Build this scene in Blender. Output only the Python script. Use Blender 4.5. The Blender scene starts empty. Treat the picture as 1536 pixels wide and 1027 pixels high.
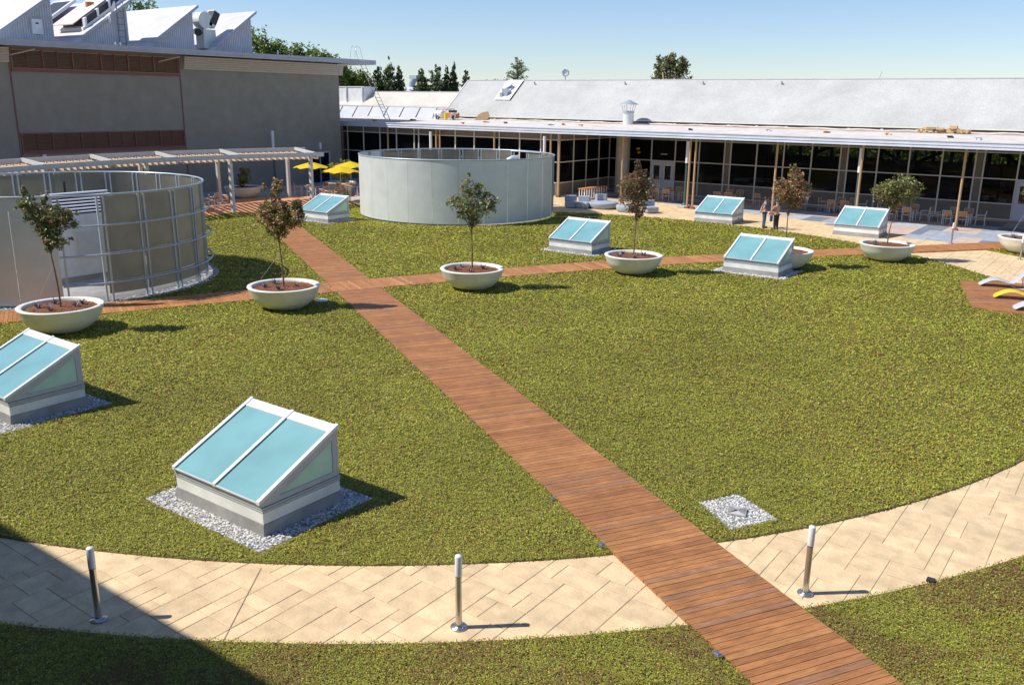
import bpy, math, random
import numpy as np
from math import sin, cos, pi, radians, hypot, atan2, sqrt
from mathutils import Vector, Matrix
from mathutils.geometry import tessellate_polygon
random.seed(7); RNG = np.random.default_rng(11)
sc = bpy.context.scene
col = sc.collection
CAM = (0.0, 0.0, 7.0); YAW = 0.63
RT = (cos(YAW), sin(YAW)); FW = (-sin(YAW), cos(YAW))      # view right / forward on the ground

# ------------------------------------------------------------------ materials
MATS = {}
def mat(name, color, rough=.6, metal=0., var=0., scale=4., bump=0., bscale=40., attr=False, spec=.5,
        stretch=None, trans=0., alpha=1., coat=0., detail=4., rot=0., var2=0., scale2=.5):
    if name in MATS: return MATS[name]
    m = bpy.data.materials.new(name); m.use_nodes = True
    nt = m.node_tree; N = nt.nodes; L = nt.links
    b = N['Principled BSDF']; out = N['Material Output']
    b.inputs['Roughness'].default_value = rough; b.inputs['Metallic'].default_value = metal
    b.inputs['Specular IOR Level'].default_value = spec; b.inputs['Coat Weight'].default_value = coat
    b.inputs['Base Color'].default_value = (*color, 1)
    tc = N.new('ShaderNodeTexCoord'); mp = N.new('ShaderNodeMapping')
    L.new(tc.outputs['Object'], mp.inputs['Vector'])
    if stretch:
        mp.vector_type='TEXTURE'; mp.inputs['Rotation'].default_value = (0,0,rot); mp.inputs['Scale'].default_value = tuple(1/q for q in stretch)
    src = None
    if attr:
        at = N.new('ShaderNodeAttribute'); at.attribute_name = 'Col'; src = at.outputs['Color']
    if var > 0:
        nz = N.new('ShaderNodeTexNoise'); nz.inputs['Scale'].default_value = scale; nz.inputs['Detail'].default_value = detail
        L.new(mp.outputs['Vector'], nz.inputs['Vector'])
        mr = N.new('ShaderNodeMapRange'); mr.inputs['From Min'].default_value = .3; mr.inputs['From Max'].default_value = .7
        mr.inputs['To Min'].default_value = 1 - var; mr.inputs['To Max'].default_value = 1 + var
        L.new(nz.outputs['Fac'], mr.inputs['Value'])
        mx = N.new('ShaderNodeMix'); mx.data_type = 'RGBA'; mx.blend_type = 'MULTIPLY'; mx.inputs[0].default_value = 1
        if src: L.new(src, mx.inputs[6])
        else: mx.inputs[6].default_value = (*color, 1)
        L.new(mr.outputs['Result'], mx.inputs[7]); src = mx.outputs[2]
    if var2 > 0:
        nz = N.new('ShaderNodeTexNoise'); nz.inputs['Scale'].default_value = scale2; nz.inputs['Detail'].default_value = 6; nz.inputs['Roughness'].default_value=.65
        L.new(tc.outputs['Object'], nz.inputs['Vector'])
        mr = N.new('ShaderNodeMapRange'); mr.inputs['From Min'].default_value = .35; mr.inputs['From Max'].default_value = .65
        mr.inputs['To Min'].default_value = 1 - var2; mr.inputs['To Max'].default_value = 1 + var2*.6
        L.new(nz.outputs['Fac'], mr.inputs['Value'])
        mx = N.new('ShaderNodeMix'); mx.data_type = 'RGBA'; mx.blend_type = 'MULTIPLY'; mx.inputs[0].default_value = 1
        if src: L.new(src, mx.inputs[6])
        else: mx.inputs[6].default_value = (*color, 1)
        L.new(mr.outputs['Result'], mx.inputs[7]); src = mx.outputs[2]
    if src: L.new(src, b.inputs['Base Color'])
    if bump > 0:
        n2 = N.new('ShaderNodeTexNoise'); n2.inputs['Scale'].default_value = bscale; n2.inputs['Detail'].default_value = 5
        L.new(mp.outputs['Vector'], n2.inputs['Vector'])
        bp = N.new('ShaderNodeBump'); bp.inputs['Strength'].default_value = bump; bp.inputs['Distance'].default_value = .02
        L.new(n2.outputs['Fac'], bp.inputs['Height']); L.new(bp.outputs['Normal'], b.inputs['Normal'])
    if trans > 0:
        t = N.new('ShaderNodeBsdfTranslucent'); mxs = N.new('ShaderNodeMixShader'); mxs.inputs[0].default_value = trans
        if src: L.new(src, t.inputs['Color'])
        else: t.inputs['Color'].default_value = (*color, 1)
        L.new(b.outputs[0], mxs.inputs[1]); L.new(t.outputs[0], mxs.inputs[2]); L.new(mxs.outputs[0], out.inputs['Surface'])
    MATS[name] = m
    return m

M = lambda n: MATS[n]
mat('leafgrass', (.1,.15,.03), .55, attr=True, spec=.25, trans=.25)
mat('soil', (.19,.18,.045), .95, var=.45, scale=9, bump=.6, bscale=30, var2=0.3, scale2=0.8)
mat('farground', (.16,.15,.12), .95, var=.3, scale=.05)
mat('joint', (.60,.43,.25), .95, var=.25, scale=3)
mat('stone', (.6,.5,.35), .75, attr=True, var=.13, scale=3.6, bump=.35, bscale=22, spec=.35, detail=7, var2=0.08, scale2=0.9)
mat('tile', (.4,.4,.4), .8, attr=True, var=.12, scale=3, bump=.15, bscale=60, spec=.3)
mat('deckwood', (.3,.12,.06), .55, attr=True, var=.30, scale=4, bump=.3, bscale=14, stretch=(1,14,1), rot=radians(59), spec=.3, detail=8, var2=.16, scale2=1.6)
mat('deckwood2', (.3,.12,.06), .55, attr=True, var=.28, scale=4, bump=.3, bscale=14, stretch=(1,14,1), rot=-radians(28), spec=.3, detail=8, var2=.16, scale2=1.6)
mat('whitemetal', (.74,.75,.78), .42, var=.05, scale=3, spec=.5, var2=0.06, scale2=2)
mat('whitepanel', (.83,.83,.79), .55, var=.05, scale=2, bump=.05, bscale=20, var2=0.1, scale2=1.5)
mat('greyframe', (.50,.52,.54), .45, var=.06, scale=4)
mat('flashing', (.33,.32,.31), .6, var=.16, scale=2.2, bump=.5, bscale=5, metal=.2, var2=0.15, scale2=2.5)
mat('rubber', (.03,.03,.035), .8)
def glassmat(name, c1, c2, rough, var):
    m = mat(name, c1, rough, var=var, scale=.9, spec=.7, coat=.6, detail=3, trans=.12)
    return m
glassmat('skyglass', (.24,.49,.50), (.2,.5,.5), .22, .12)
glassmat('sideglass', (.50,.74,.64), (.2,.5,.5), .3, .25)
mat('gravel', (.5,.5,.5), .8, attr=True, spec=.3)
mat('planter', (.80,.79,.69), .55, var=.05, scale=3, bump=.08, bscale=60, spec=.4, var2=0.08, scale2=1.2)
mat('mulch', (.2,.08,.04), .95, var=.4, scale=30, bump=.9, bscale=40)
mat('chips', (.2,.08,.04), .85, attr=True)
mat('bark', (.20,.12,.08), .85, var=.35, scale=12, bump=.5, bscale=40)
mat('leaf', (.1,.12,.04), .42, attr=True, spec=.5, trans=.3)
mat('steel', (.55,.54,.52), .28, metal=.9, var=.1, scale=3)
mat('lampwhite', (.82,.83,.85), .35, spec=.5)
mat('galv', (.72,.75,.70), .5, metal=.22, var=.05, scale=1.3, spec=.5, detail=6, var2=0.04, scale2=0.8)
mat('galvframe', (.48,.53,.56), .38, metal=.35, var=.08, scale=3)
def panelmat(name, c, tr):
    return mat(name, c, .3, var=.14, scale=1.1, spec=.45, trans=tr, detail=5)
panelmat('fritpanel', (.31,.295,.235), .34)
_n=MATS['fritpanel'].node_tree; _o=_n.nodes['Material Output']; _f=_o.inputs['Surface'].links[0].from_socket; _t=_n.nodes.new('ShaderNodeBsdfTransparent'); _t.inputs[0].default_value=(.8,.8,.76,1); _m=_n.nodes.new('ShaderNodeMixShader'); _m.inputs[0].default_value=.2
_n.links.new(_f,_m.inputs[1]); _n.links.new(_t.outputs[0],_m.inputs[2]); _n.links.new(_m.outputs[0],_o.inputs['Surface'])
mat('concrete', (.48,.46,.43), .85, var=.12, scale=2, bump=.2, bscale=30, var2=0.15, scale2=0.8)
mat('stucco', (.30,.29,.235), .92, var=.08, scale=1.1, bump=.25, bscale=90, spec=.2, detail=8, var2=0.05, scale2=0.25)
mat('siding', (.62,.56,.48), .6, var=.05, scale=3)
mat('louver', (.34,.15,.09), .65, var=.12, scale=4)
mat('redtrim', (.23,.10,.09), .65, var=.1, scale=4)
mat('eave', (.42,.45,.50), .5, var=.06, scale=2, var2=0.1, scale2=0.6)
mat('roofwhite', (.60,.585,.61), .65, var=.06, scale=1.6, bump=.15, bscale=30, detail=7, var2=0.1, scale2=0.5)
mat('corrug', (.58,.59,.62), .5, var=.07, scale=2, var2=0.12, scale2=0.7)
mat('rust', (.74,.62,.55), .7, var=.3, scale=3, stretch=(6,.6,1))
mat('darkbox', (.02,.02,.025), .4)
mat('shingle', (.50,.495,.47), .92, var=.16, scale=14, bump=.5, bscale=40, spec=.15, detail=8, var2=0.12, scale2=0.35)
mat('gravelroof', (.62,.58,.51), .95, var=.1, scale=18, bump=.4, bscale=50, detail=8, var2=0.12, scale2=0.4)
mat('canopyroof', (.66,.61,.55), .85, var=.08, scale=2, bump=.1, bscale=20, var2=0.12, scale2=0.5)
mat('blackstrip', (.09,.07,.07), .8, var=.2, scale=6)
mat('fascia', (.68,.71,.77), .42, var=.04, scale=1, var2=0.08, scale2=0.7)
mat('soffit', (.55,.53,.50), .8, var=.05, scale=2)
mat('mullion', (.74,.72,.63), .5, var=.03)
mat('spandrel', (.21,.18,.145), .7, var=.1, scale=2)
mat('glassdark', (.012,.013,.016), .03, spec=.5)
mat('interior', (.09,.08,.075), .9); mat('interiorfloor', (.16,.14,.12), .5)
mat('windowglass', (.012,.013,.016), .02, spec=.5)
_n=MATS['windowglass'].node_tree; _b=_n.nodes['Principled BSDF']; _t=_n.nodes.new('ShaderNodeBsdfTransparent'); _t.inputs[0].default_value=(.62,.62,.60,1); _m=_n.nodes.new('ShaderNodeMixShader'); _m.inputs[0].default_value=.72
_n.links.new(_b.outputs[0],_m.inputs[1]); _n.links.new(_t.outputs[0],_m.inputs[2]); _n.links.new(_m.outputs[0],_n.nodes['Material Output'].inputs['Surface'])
mat('tanpole', (.50,.33,.17), .5, var=.1, scale=3)
mat('stuccocol', (.56,.52,.45), .9, var=.07, scale=3)
mat('doorwhite', (.66,.68,.74), .5, var=.03)
mat('lampgreen', (.06,.11,.12), .4)
mat('slatwood', (.50,.25,.10), .55, var=.2, scale=6, stretch=(1,6,1))
mat('chairmetal', (.66,.68,.68), .35, metal=.3)
mat('yellow', (.86,.66,.01), .6, var=.05, scale=3, trans=.25)
mat('yellowpl', (.88,.62,.01), .35, spec=.5)
mat('whitepl', (.55,.55,.57), .4, spec=.5)
mat('sofagrey', (.36,.40,.46), .8, var=.06, scale=6, bump=.1, bscale=80)
mat('pergpaint', (.56,.57,.56), .5, var=.06, scale=3)
mat('slatwarm', (.66,.48,.32), .6, var=.1, scale=4)
mat('skin', (.55,.30,.2), .5)
mat('shirt', (.15,.14,.18), .85, var=.1, scale=20)
mat('jeans', (.05,.11,.18), .9, var=.15, scale=20)
mat('peach', (.55,.33,.25), .8); mat('blackcloth', (.02,.02,.025), .85); mat('hair', (.05,.03,.02), .6)
mat('bluecloth', (.12,.18,.45), .8); mat('shoe', (.04,.035,.03), .5)
mat('red', (.45,.05,.05), .6); mat('cardboard', (.62,.42,.22), .85, var=.1, scale=8); mat('timber', (.5,.2,.08), .8)
mat('purple', (.35,.25,.50), .8, attr=True)

# ------------------------------------------------------------------ mesh builder
class MB:
    def __init__(s): s.v=[]; s.f=[]; s.sm=[]; s.c=[]; s.cur=None
    def add(s, vs, fs, smooth=False, c=None):
        o=len(s.v); s.v += [tuple(p) for p in vs]
        for f in fs: s.f.append(tuple(o+i for i in f)); s.sm.append(smooth); s.c.append(c or s.cur or (.5,.5,.5))
    def box(s, x0,y0,z0,x1,y1,z1, c=None, rot=0, piv=None):
        vs=[(x0,y0,z0),(x1,y0,z0),(x1,y1,z0),(x0,y1,z0),(x0,y0,z1),(x1,y0,z1),(x1,y1,z1),(x0,y1,z1)]
        if rot:
            px,py = piv if piv else ((x0+x1)/2,(y0+y1)/2); ca,sa=cos(rot),sin(rot)
            vs=[(px+(x-px)*ca-(y-py)*sa, py+(x-px)*sa+(y-py)*ca, z) for x,y,z in vs]
        s.add(vs,[(0,3,2,1),(4,5,6,7),(0,1,5,4),(1,2,6,5),(2,3,7,6),(3,0,4,7)],False,c)
        return s
    def prism(s, poly, z0, z1, c=None):
        n=len(poly); a=sum(poly[i][0]*poly[(i+1)%n][1]-poly[(i+1)%n][0]*poly[i][1] for i in range(n))
        if a<0: poly=poly[::-1]
        vs=[(p[0],p[1],z0) for p in poly]+[(p[0],p[1],z1) for p in poly]
        tri=tessellate_polygon([[Vector((p[0],p[1],0)) for p in poly]])
        fs=[]
        for t in tri:
            a,b,cc=t; ar=(poly[b][0]-poly[a][0])*(poly[cc][1]-poly[a][1])-(poly[cc][0]-poly[a][0])*(poly[b][1]-poly[a][1])
            if ar<0: b,cc=cc,b
            fs.append((a+n,b+n,cc+n)); fs.append((a,cc,b))
        for i in range(n): j=(i+1)%n; fs.append((i,j,j+n,i+n))
        s.add(vs,fs,False,c); return s
    def extr(s, prof, axis, a0, a1, c=None):      # profile in the plane across an axis ('x': (y,z), 'y': (x,z))
        n=len(prof)
        f=(lambda p,a:(a,p[0],p[1])) if axis=='x' else (lambda p,a:(p[0],a,p[1]))
        vs=[f(p,a0) for p in prof]+[f(p,a1) for p in prof]
        tri=tessellate_polygon([[Vector((p[0],p[1],0)) for p in prof]])
        fs=[]
        for t in tri: fs.append(tuple(t)); fs.append((t[0]+n,t[2]+n,t[1]+n))
        for i in range(n): j=(i+1)%n; fs.append((i,j,j+n,i+n))
        s.add(vs,fs,False,c); return s
    def tube(s, pts, r, seg=8, closed=False, c=None, caps=True):
        pts=[Vector(p) for p in pts]; n=len(pts); rs=r if isinstance(r,(list,tuple)) else [r]*n
        rings=[]; up=None
        for i,p in enumerate(pts):
            if closed: t=(pts[(i+1)%n]-pts[i-1]).normalized()
            else: t=(pts[min(i+1,n-1)]-pts[max(i-1,0)]).normalized()
            if up is None:
                up=Vector((0,0,1)) if abs(t.z)<.9 else Vector((1,0,0))
            a=t.cross(up).normalized(); b=a.cross(t).normalized(); up=b
            rings.append([tuple(p+a*cos(2*pi*k/seg)*rs[i]+b*sin(2*pi*k/seg)*rs[i]) for k in range(seg)])
        vs=[q for rg in rings for q in rg]; fs=[]
        m=n if closed else n-1
        for i in range(m):
            i2=(i+1)%n
            for k in range(seg):
                k2=(k+1)%seg; fs.append((i*seg+k,i*seg+k2,i2*seg+k2,i2*seg+k))
        s.add(vs,fs,True,c)
        if caps and not closed:
            s.add(rings[0],[tuple(range(seg))],False,c); s.add(rings[-1],[tuple(range(seg))[::-1]],False,c)
        return s
    def cyl(s,x,y,z0,z1,r,seg=16,c=None,r2=None):
        return s.tube([(x,y,z0),(x,y,z1)],[r,r if r2 is None else r2],seg,c=c)
    def lathe(s, prof, x=0,y=0, seg=40, c=None, smooth=True):
        n=len(prof); vs=[]; fs=[]
        for k in range(seg):
            a=2*pi*k/seg
            for r,z in prof: vs.append((x+r*cos(a),y+r*sin(a),z))
        for k in range(seg):
            k2=(k+1)%seg
            for i in range(n-1): fs.append((k*n+i,k2*n+i,k2*n+i+1,k*n+i+1))
        s.add(vs,fs,smooth,c); return s
    def arcwall(s, cx,cy,r0,r1,z0,z1,a0,a1,seg=8,c=None,smooth=True):
        A=[a0+(a1-a0)*i/seg for i in range(seg+1)]
        for r,fl in ((r1,1),(r0,0)):
            vs=[(cx+r*cos(a),cy+r*sin(a),z) for a in A for z in (z0,z1)]
            fs=[(2*i,2*i+2,2*i+3,2*i+1) if fl else (2*i,2*i+1,2*i+3,2*i+2) for i in range(seg)]
            s.add(vs,fs,smooth,c)
        for z in (z0,z1):
            vs=[(cx+r*cos(a),cy+r*sin(a),z) for a in A for r in (r0,r1)]
            s.add(vs,[(2*i,2*i+1,2*i+3,2*i+2) for i in range(seg)],False,c)
        for a in (a0,a1):
            s.add([(cx+r0*cos(a),cy+r0*sin(a),z0),(cx+r1*cos(a),cy+r1*sin(a),z0),(cx+r1*cos(a),cy+r1*sin(a),z1),(cx+r0*cos(a),cy+r0*sin(a),z1)],[(0,1,2,3)],False,c)
        return s
    def blob(s, x,y,z,rx,ry,rz,c=None,n=6,m=4):
        vs=[(x,y,z-rz)]; 
        for i in range(1,m):
            t=pi*i/m
            for k in range(n):
                a=2*pi*k/n; q=random.uniform(.85,1.15); vs.append((x+rx*sin(t)*cos(a)*q,y+ry*sin(t)*sin(a)*q,z-rz*cos(t)))
        vs.append((x,y,z+rz)); fs=[]
        for k in range(n): fs.append((0,1+(k+1)%n,1+k))
        for i in range(m-2):
            for k in range(n):
                a=1+i*n+k;b=1+i*n+(k+1)%n; fs.append((a,b,b+n,a+n))
        l=len(vs)-1; q=1+(m-2)*n
        for k in range(n): fs.append((q+k,q+(k+1)%n,l))
        s.add(vs,fs,True,c); return s
    def build(s, name, material, parent=None, org=None, label=None, bevel=0, kind=None):
        me=bpy.data.meshes.new(name); o=bpy.data.objects.new(name,me)
        org=org if org is not None else ((0,0,0))
        v=np.array(s.v,dtype=np.float64)-np.array(org)
        me.from_pydata([tuple(q) for q in v.tolist()],[],s.f)
        me.polygons.foreach_set('use_smooth',s.sm)
        at=me.attributes.new('Col','FLOAT_COLOR','FACE')
        cc=np.ones((len(s.f),4),dtype=np.float32); cc[:,:3]=np.array(s.c,dtype=np.float32); at.data.foreach_set('color',cc.ravel())
        me.materials.append(M(material)); col.objects.link(o)
        if parent: o.parent=parent
        else: o.location=org
        if bevel:
            b=o.modifiers.new('bevel','BEVEL'); b.width=bevel; b.segments=2; b.limit_method='ANGLE'
        if label: o['label']=label
        if kind: o['kind']=kind
        return o

def thing(name, label, cat, loc=(0,0,0), rz=0, group=None):
    o=bpy.data.objects.new(name,None); col.objects.link(o); o.location=loc; o.rotation_euler=(0,0,rz)
    o.empty_display_size=.2; o['label']=label; o['category']=cat
    if group: o['group']=group
    return o
def tag(o,label,cat,group=None,kind=None):
    o['label']=label; o['category']=cat
    if group: o['group']=group
    if kind: o['kind']=kind
    return o
def copy_tree(o, parent=None):
    c=o.copy(); col.objects.link(c); c.parent=parent
    for ch in [q for q in KIDS.get(o.name,[])]: pass
    for ch in list(o.children): copy_tree(ch,c)
    return c
KIDS={}
def dup(o, loc, rz, label, group=None):
    c=copy_tree(o); c.location=loc; c.rotation_euler=(0,0,rz); c['label']=label
    if group: c['group']=group
    return c
def quads(name, C, U, V, colr, material, parent=None, kind=None, label=None):
    n=len(C); vs=np.empty((n,4,3),np.float32)
    vs[:,0]=C-U; vs[:,1]=C-V; vs[:,2]=C+U; vs[:,3]=C+V
    me=bpy.data.meshes.new(name)
    me.vertices.add(4*n); me.vertices.foreach_set('co',vs.ravel())
    me.loops.add(4*n); me.loops.foreach_set('vertex_index',np.arange(4*n,dtype=np.int32))
    me.polygons.add(n); me.polygons.foreach_set('loop_start',np.arange(0,4*n,4,dtype=np.int32))
    me.update(calc_edges=True)
    at=me.attributes.new('Col','FLOAT_COLOR','FACE')
    cc=np.ones((n,4),np.float32); cc[:,:3]=colr; at.data.foreach_set('color',cc.ravel())
    me.materials.append(M(material)); o=bpy.data.objects.new(name,me); col.objects.link(o)
    if parent: o.parent=parent
    if kind: o['kind']=kind
    if label: o['label']=label
    return o
def rand_axes(n, su, sv, flat=0.):
    w=RNG.normal(size=(n,3)); w[:,2]=np.abs(w[:,2])+flat; w/=np.linalg.norm(w,axis=1)[:,None]
    a=RNG.normal(size=(n,3)); u=np.cross(w,a); u/=np.linalg.norm(u,axis=1)[:,None]; v=np.cross(w,u)
    su=np.broadcast_to(np.asarray(su),(n,)); sv=np.broadcast_to(np.asarray(sv),(n,))
    return u*su[:,None], v*sv[:,None]
def vnoise(x,y,s,seed=0):           # cheap smooth value noise, numpy
    r=np.random.default_rng(seed); G=r.random((256,256)); X=x/s+100; Y=y/s+100
    i=np.floor(X).astype(int); j=np.floor(Y).astype(int); fx=X-i; fy=Y-j; fx=fx*fx*(3-2*fx); fy=fy*fy*(3-2*fy)
    g=lambda a,b:G[a%256,b%256]
    return (g(i,j)*(1-fx)+g(i+1,j)*fx)*(1-fy)+(g(i,j+1)*(1-fx)+g(i+1,j+1)*fx)*fy

# ------------------------------------------------------------------ ground plan
C1=(-21.95,25.6); R1=21.42            # lawn circle, near side
C2=(-22.5,27.76); R2=22.06            # lawn circle, terrace side
C3=(-22.4,26.27); R3=24.28            # outer edge of the stone path
def arc(c,r,a0,a1,n): return [(c[0]+r*cos(radians(a0+(a1-a0)*i/n)),c[1]+r*sin(radians(a0+(a1-a0)*i/n))) for i in range(n+1)]
BW=lambda x: 8.55-.5985*x             # centre line of the main boardwalk
BWD=(-.858,.5136); BWN=(.5136,.858); BWH=.868
XLO=[(-31.5,7.2),(-29.6,11.0),(-27.68,14.8),(-25.78,18.33),(-25.44,19.11),(-23.0,24.18),(-22.31,25.73),(-21.04,28.36),(-18.74,32.83),(-17.43,35.18),(-12.9,41.22),(-11.07,43.6),(-9.3,46.0),(-6.0,50.66),(-2,56.2)]
XHI=[(-32.9,8.0),(-31.0,11.8),(-29.0,15.6),(-27.35,19.2),(-25.85,22.3),(-24.32,25.3),(-23.52,27.0),(-22.24,29.7),(-19.81,34.14),(-18.1,36.79),(-13.6,43.0),(-11.8,45.38),(-9.9,48.0),(-6.7,52.6),(-3,57.8)]
def smooth_poly(P, n=8):
    P=np.array(P,float); t=np.r_[0,np.cumsum(np.hypot(*np.diff(P,axis=0).T))]; tt=np.linspace(0,t[-1],90)
    deg=4; kx=np.polyfit(t,P[:,0],deg); ky=np.polyfit(t,P[:,1],deg)
    return np.c_[np.polyval(kx,tt),np.polyval(ky,tt)]
xl=smooth_poly(XLO); xh=smooth_poly(XHI); XM=(xl+xh)/2
# one centre line and a constant width
_d=np.gradient(XM,axis=0); _d/=np.linalg.norm(_d,axis=1)[:,None]; XN=np.c_[_d[:,1],-_d[:,0]]; XW=.86
SKY=[('sky1',-10.98,8.19,.40),('sky2',-19.45,8.11,.40),('sky3',-38.6,34.72,.35),('sky4',-21.11,35.22,.35),('sky5',-20.35,50.07,0),('sky6',-12.25,35.49,.38),('sky7',-11.97,50.08,0)]
SW,SD=2.40,1.68
T1=(-34.4,17.17,5.35,3.72); T2=(-36.1,43.41,6.11,3.70)
PL=[(-26.5,12.93),(-23.68,19.17),(-20.72,25.78),(-17.42,32.5),(-12.88,37.95),(-9.82,42.9),(-4.97,49.6)]
PLAT=[(-6.08,39.55),(-4.74,34.39),(-1.5,34.3),(1.5,34.6),(0.5,40.9),(-4.26,40.43)]
lawn=arc(C2,R2,0,118,60)+[(-34,48.6),(-40,48.6),(-44.4,45.5),(-44.4,35.2),(-46.4,34.2),(-46.7,31),(-46.7,6)]+arc(C1,R1,232,360,90)
front=arc(C3,R3,225,372,110)+[(12,31),(12,-4),(-40,-4)]
rlawn=[(-6.75,49.6),(-4.95,48.28),(-1,45.3),(4,52),(-1.2,57.2)]
def in_poly(x,y,poly):
    ins=np.zeros(x.shape,bool); n=len(poly)
    for i in range(n):
        x1,y1=poly[i];x2,y2=poly[(i+1)%n]
        if y1==y2: continue
        c=((y1>y)!=(y2>y))&(x<(x2-x1)*(y-y1)/(y2-y1)+x1); ins^=c
    return ins

g=MB(); g.add([(-1500,-1500,-.03),(1500,-1500,-.03),(1500,1500,-.03),(-1500,1500,-.03)],[(0,1,2,3)]); g.build('ground','farground',kind='structure')
g=MB(); g.add([(-60,-6,0),(14,-6,0),(14,66,0),(-60,66,0)],[(0,1,2,3)]); g.build('terrace_base','joint',kind='structure')
g=MB()
for p in (lawn,front,rlawn): g.prism(p,-.01,.032)
g.build('lawn_soil','soil',kind='structure')

# --- ground cover leaves: density falls with distance, leaf size grows with it
def cover():
    xs=[];ys=[];dd=[]
    edges=[8.2,9.5,11,13,15.5,18.5,22,26,31,37,44,53,62]
    half=radians(30.4+9)
    for a,b in zip(edges[:-1],edges[1:]):
        d=(a+b)/2; s=max(.0021*d,.0235)*.60; n=int((b*b-a*a)*half*1.0/(s*s)*.80)
        r=np.sqrt(RNG.random(n)*(b*b-a*a)+a*a); t=RNG.uniform(-half,half,n)
        f=r*np.cos(t); l=r*np.sin(t)
        xs.append(RT[0]*l+FW[0]*f); ys.append(RT[1]*l+FW[1]*f); dd.append(np.full(n,s))
    x=np.concatenate(xs);y=np.concatenate(ys);s=np.concatenate(dd)
    jx=x+RNG.normal(0,.018,len(x)); jy=y+RNG.normal(0,.018,len(x))
    m=in_poly(jx,jy,lawn)|in_poly(jx,jy,front)|in_poly(jx,jy,rlawn)
    x,y,s,jx,jy=x[m],y[m],s[m],jx[m],jy[m]
    db=np.abs((jy-(8.55-.5985*jx))*.858); m=~((db<BWH+.01)&(jx>-45))
    k=None
    dmin=np.full(len(x),1e9)
    for i in range(0,90,1): dmin=np.minimum(dmin,np.hypot(jx-XM[i,0],jy-XM[i,1]))
    near=dmin<XW+.35
    pd=np.full(len(x),1e9)
    for i in range(89):
        ax,ay=XM[i];bx,by=XM[i+1];L2=(bx-ax)**2+(by-ay)**2
        idx=near
        t=np.clip(((jx[idx]-ax)*(bx-ax)+(jy[idx]-ay)*(by-ay))/L2,0,1)
        pd[idx]=np.minimum(pd[idx],np.hypot(jx[idx]-ax-t*(bx-ax),jy[idx]-ay-t*(by-ay)))
    m&=pd>XW
    for _,gx,gy,mg in SKY:
        m&=~((jx>gx-SW-mg-.05)&(jx<gx+mg+.05)&(jy>gy-mg-.04)&(jy<gy+SD+mg+.05))
    for t in (T1,T2): m&=np.hypot(jx-t[0],jy-t[1])>t[2]+(.42 if t is T1 else .12)
    m&=~in_poly(jx,jy,PLAT); m&=~in_poly(jx,jy,DRAIN)
    m&=np.hypot(jx+23.5,jy-20.65)>.27
    for p in PL: m&=np.hypot(jx-p[0],jy-p[1])>.5
    x,y,s=x[m],y[m],s[m]; n=len(x)
    hgt=vnoise(x,y,.16,3)*.022+vnoise(x,y,.06,4)*.014
    z=.035+hgt+RNG.random(n)*.018
    U,V=rand_axes(n,s*RNG.uniform(.6,1.1,n),s*RNG.uniform(.45,.8,n),1.5)
    pal=np.array([(.405,.405,.046),(.315,.335,.036),(.56,.52,.09),(.20,.21,.026),(.37,.27,.065),(.25,.055,.045),(.29,.155,.06)])
    patch=vnoise(x,y,1.7,5)*.6+vnoise(x,y,.45,6)*.4
    dist=np.hypot(x,y)
    u=RNG.random(n)
    ic=np.select([u<.34,u<.60,u<.76,u<.88,u<.935],[0,1,2,3,4],5)
    redp=.035+.12*np.clip(patch-.42,0,1); r2=RNG.random(n)
    ic=np.where((ic==5),1,ic); ic=np.where(r2<redp*1.25,5,ic); ic=np.where((r2>.93)&(patch>.5),6,ic)
    # browner ground cover in front of the path
    fr=np.hypot(x-C3[0],y-C3[1])>R3-.2; br=vnoise(x,y,.8,8)*.65+vnoise(x,y,.25,9)*.35
    ic=np.where(fr&(RNG.random(n)<np.clip((br-.38)*2.2,0,.62)),6,ic)
    c=pal[ic]*(RNG.uniform(.8,1.2,n)*(.86+.28*vnoise(x,y,2.6,12)))[:,None]
    C=np.c_[x,y,z]
    o=quads('ground_cover',C,U,V,c,'leafgrass'); tag(o,'low green sedum ground cover with small red specks over the roof garden beds','ground cover',kind='stuff')
    print('leaves',n)
DRAIN=[(-5.80,13.74),(-5.38,14.52),(-4.42,13.98),(-4.92,13.10)]
cover()

# --- stamped stone: random ashlar of rectangular slabs
def ashlar(name, test, x0,x1,y0,y1, cell=.25, ztop=.010):
    nx=int((x1-x0)/cell); ny=int((y1-y0)/cell); occ=np.zeros((nx+3,ny+3),bool); mb=MB(); rnd=random.Random(3)
    sizes=[(2,1),(1,2),(2,2),(3,2),(2,3),(2,2),(3,2),(1,1),(2,3),(4,2)]
    for j in range(ny):
        for i in range(nx):
            if occ[i,j]: continue
            w,h=rnd.choice(sizes)
            while w>1 and occ[i:i+w,j].any(): w-=1
            while h>1 and occ[i:i+w,j:j+h].any(): h-=1
            occ[i:i+w,j:j+h]=True
            cx=x0+(i+w/2)*cell; cy=y0+(j+h/2)*cell
            if not test(cx,cy): continue
            q=rnd.uniform(-.06,.06); b=rnd.uniform(.90,1.07)
            c=((.73+q*.3)*b,(.54+q*.25)*b,(.315+q*.12)*b); e=.0030
            z=ztop+rnd.uniform(-.0015,.0015)
            a0,b0,a1,b1=x0+i*cell+e,y0+j*cell+e*1.5,x0+(i+w)*cell-e,y0+(j+h)*cell-e*1.5
            k=.006
            mb.add([(a0,b0,.004),(a1,b0,.004),(a1,b1,.004),(a0,b1,.004),(a0+k,b0+k,z),(a1-k,b0+k,z),(a1-k,b1-k,z),(a0+k,b1-k,z)],
                   [(4,5,6,7),(0,1,5,4),(1,2,6,5),(2,3,7,6),(3,0,4,7)],False,c)
    return mb.build(name,'stone',kind='structure')
ashlar('path', lambda x,y: 20.9<hypot(x-C3[0],y-C3[1])<R3+.5 and (x>-24) , -24,3,1,34)
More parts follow.
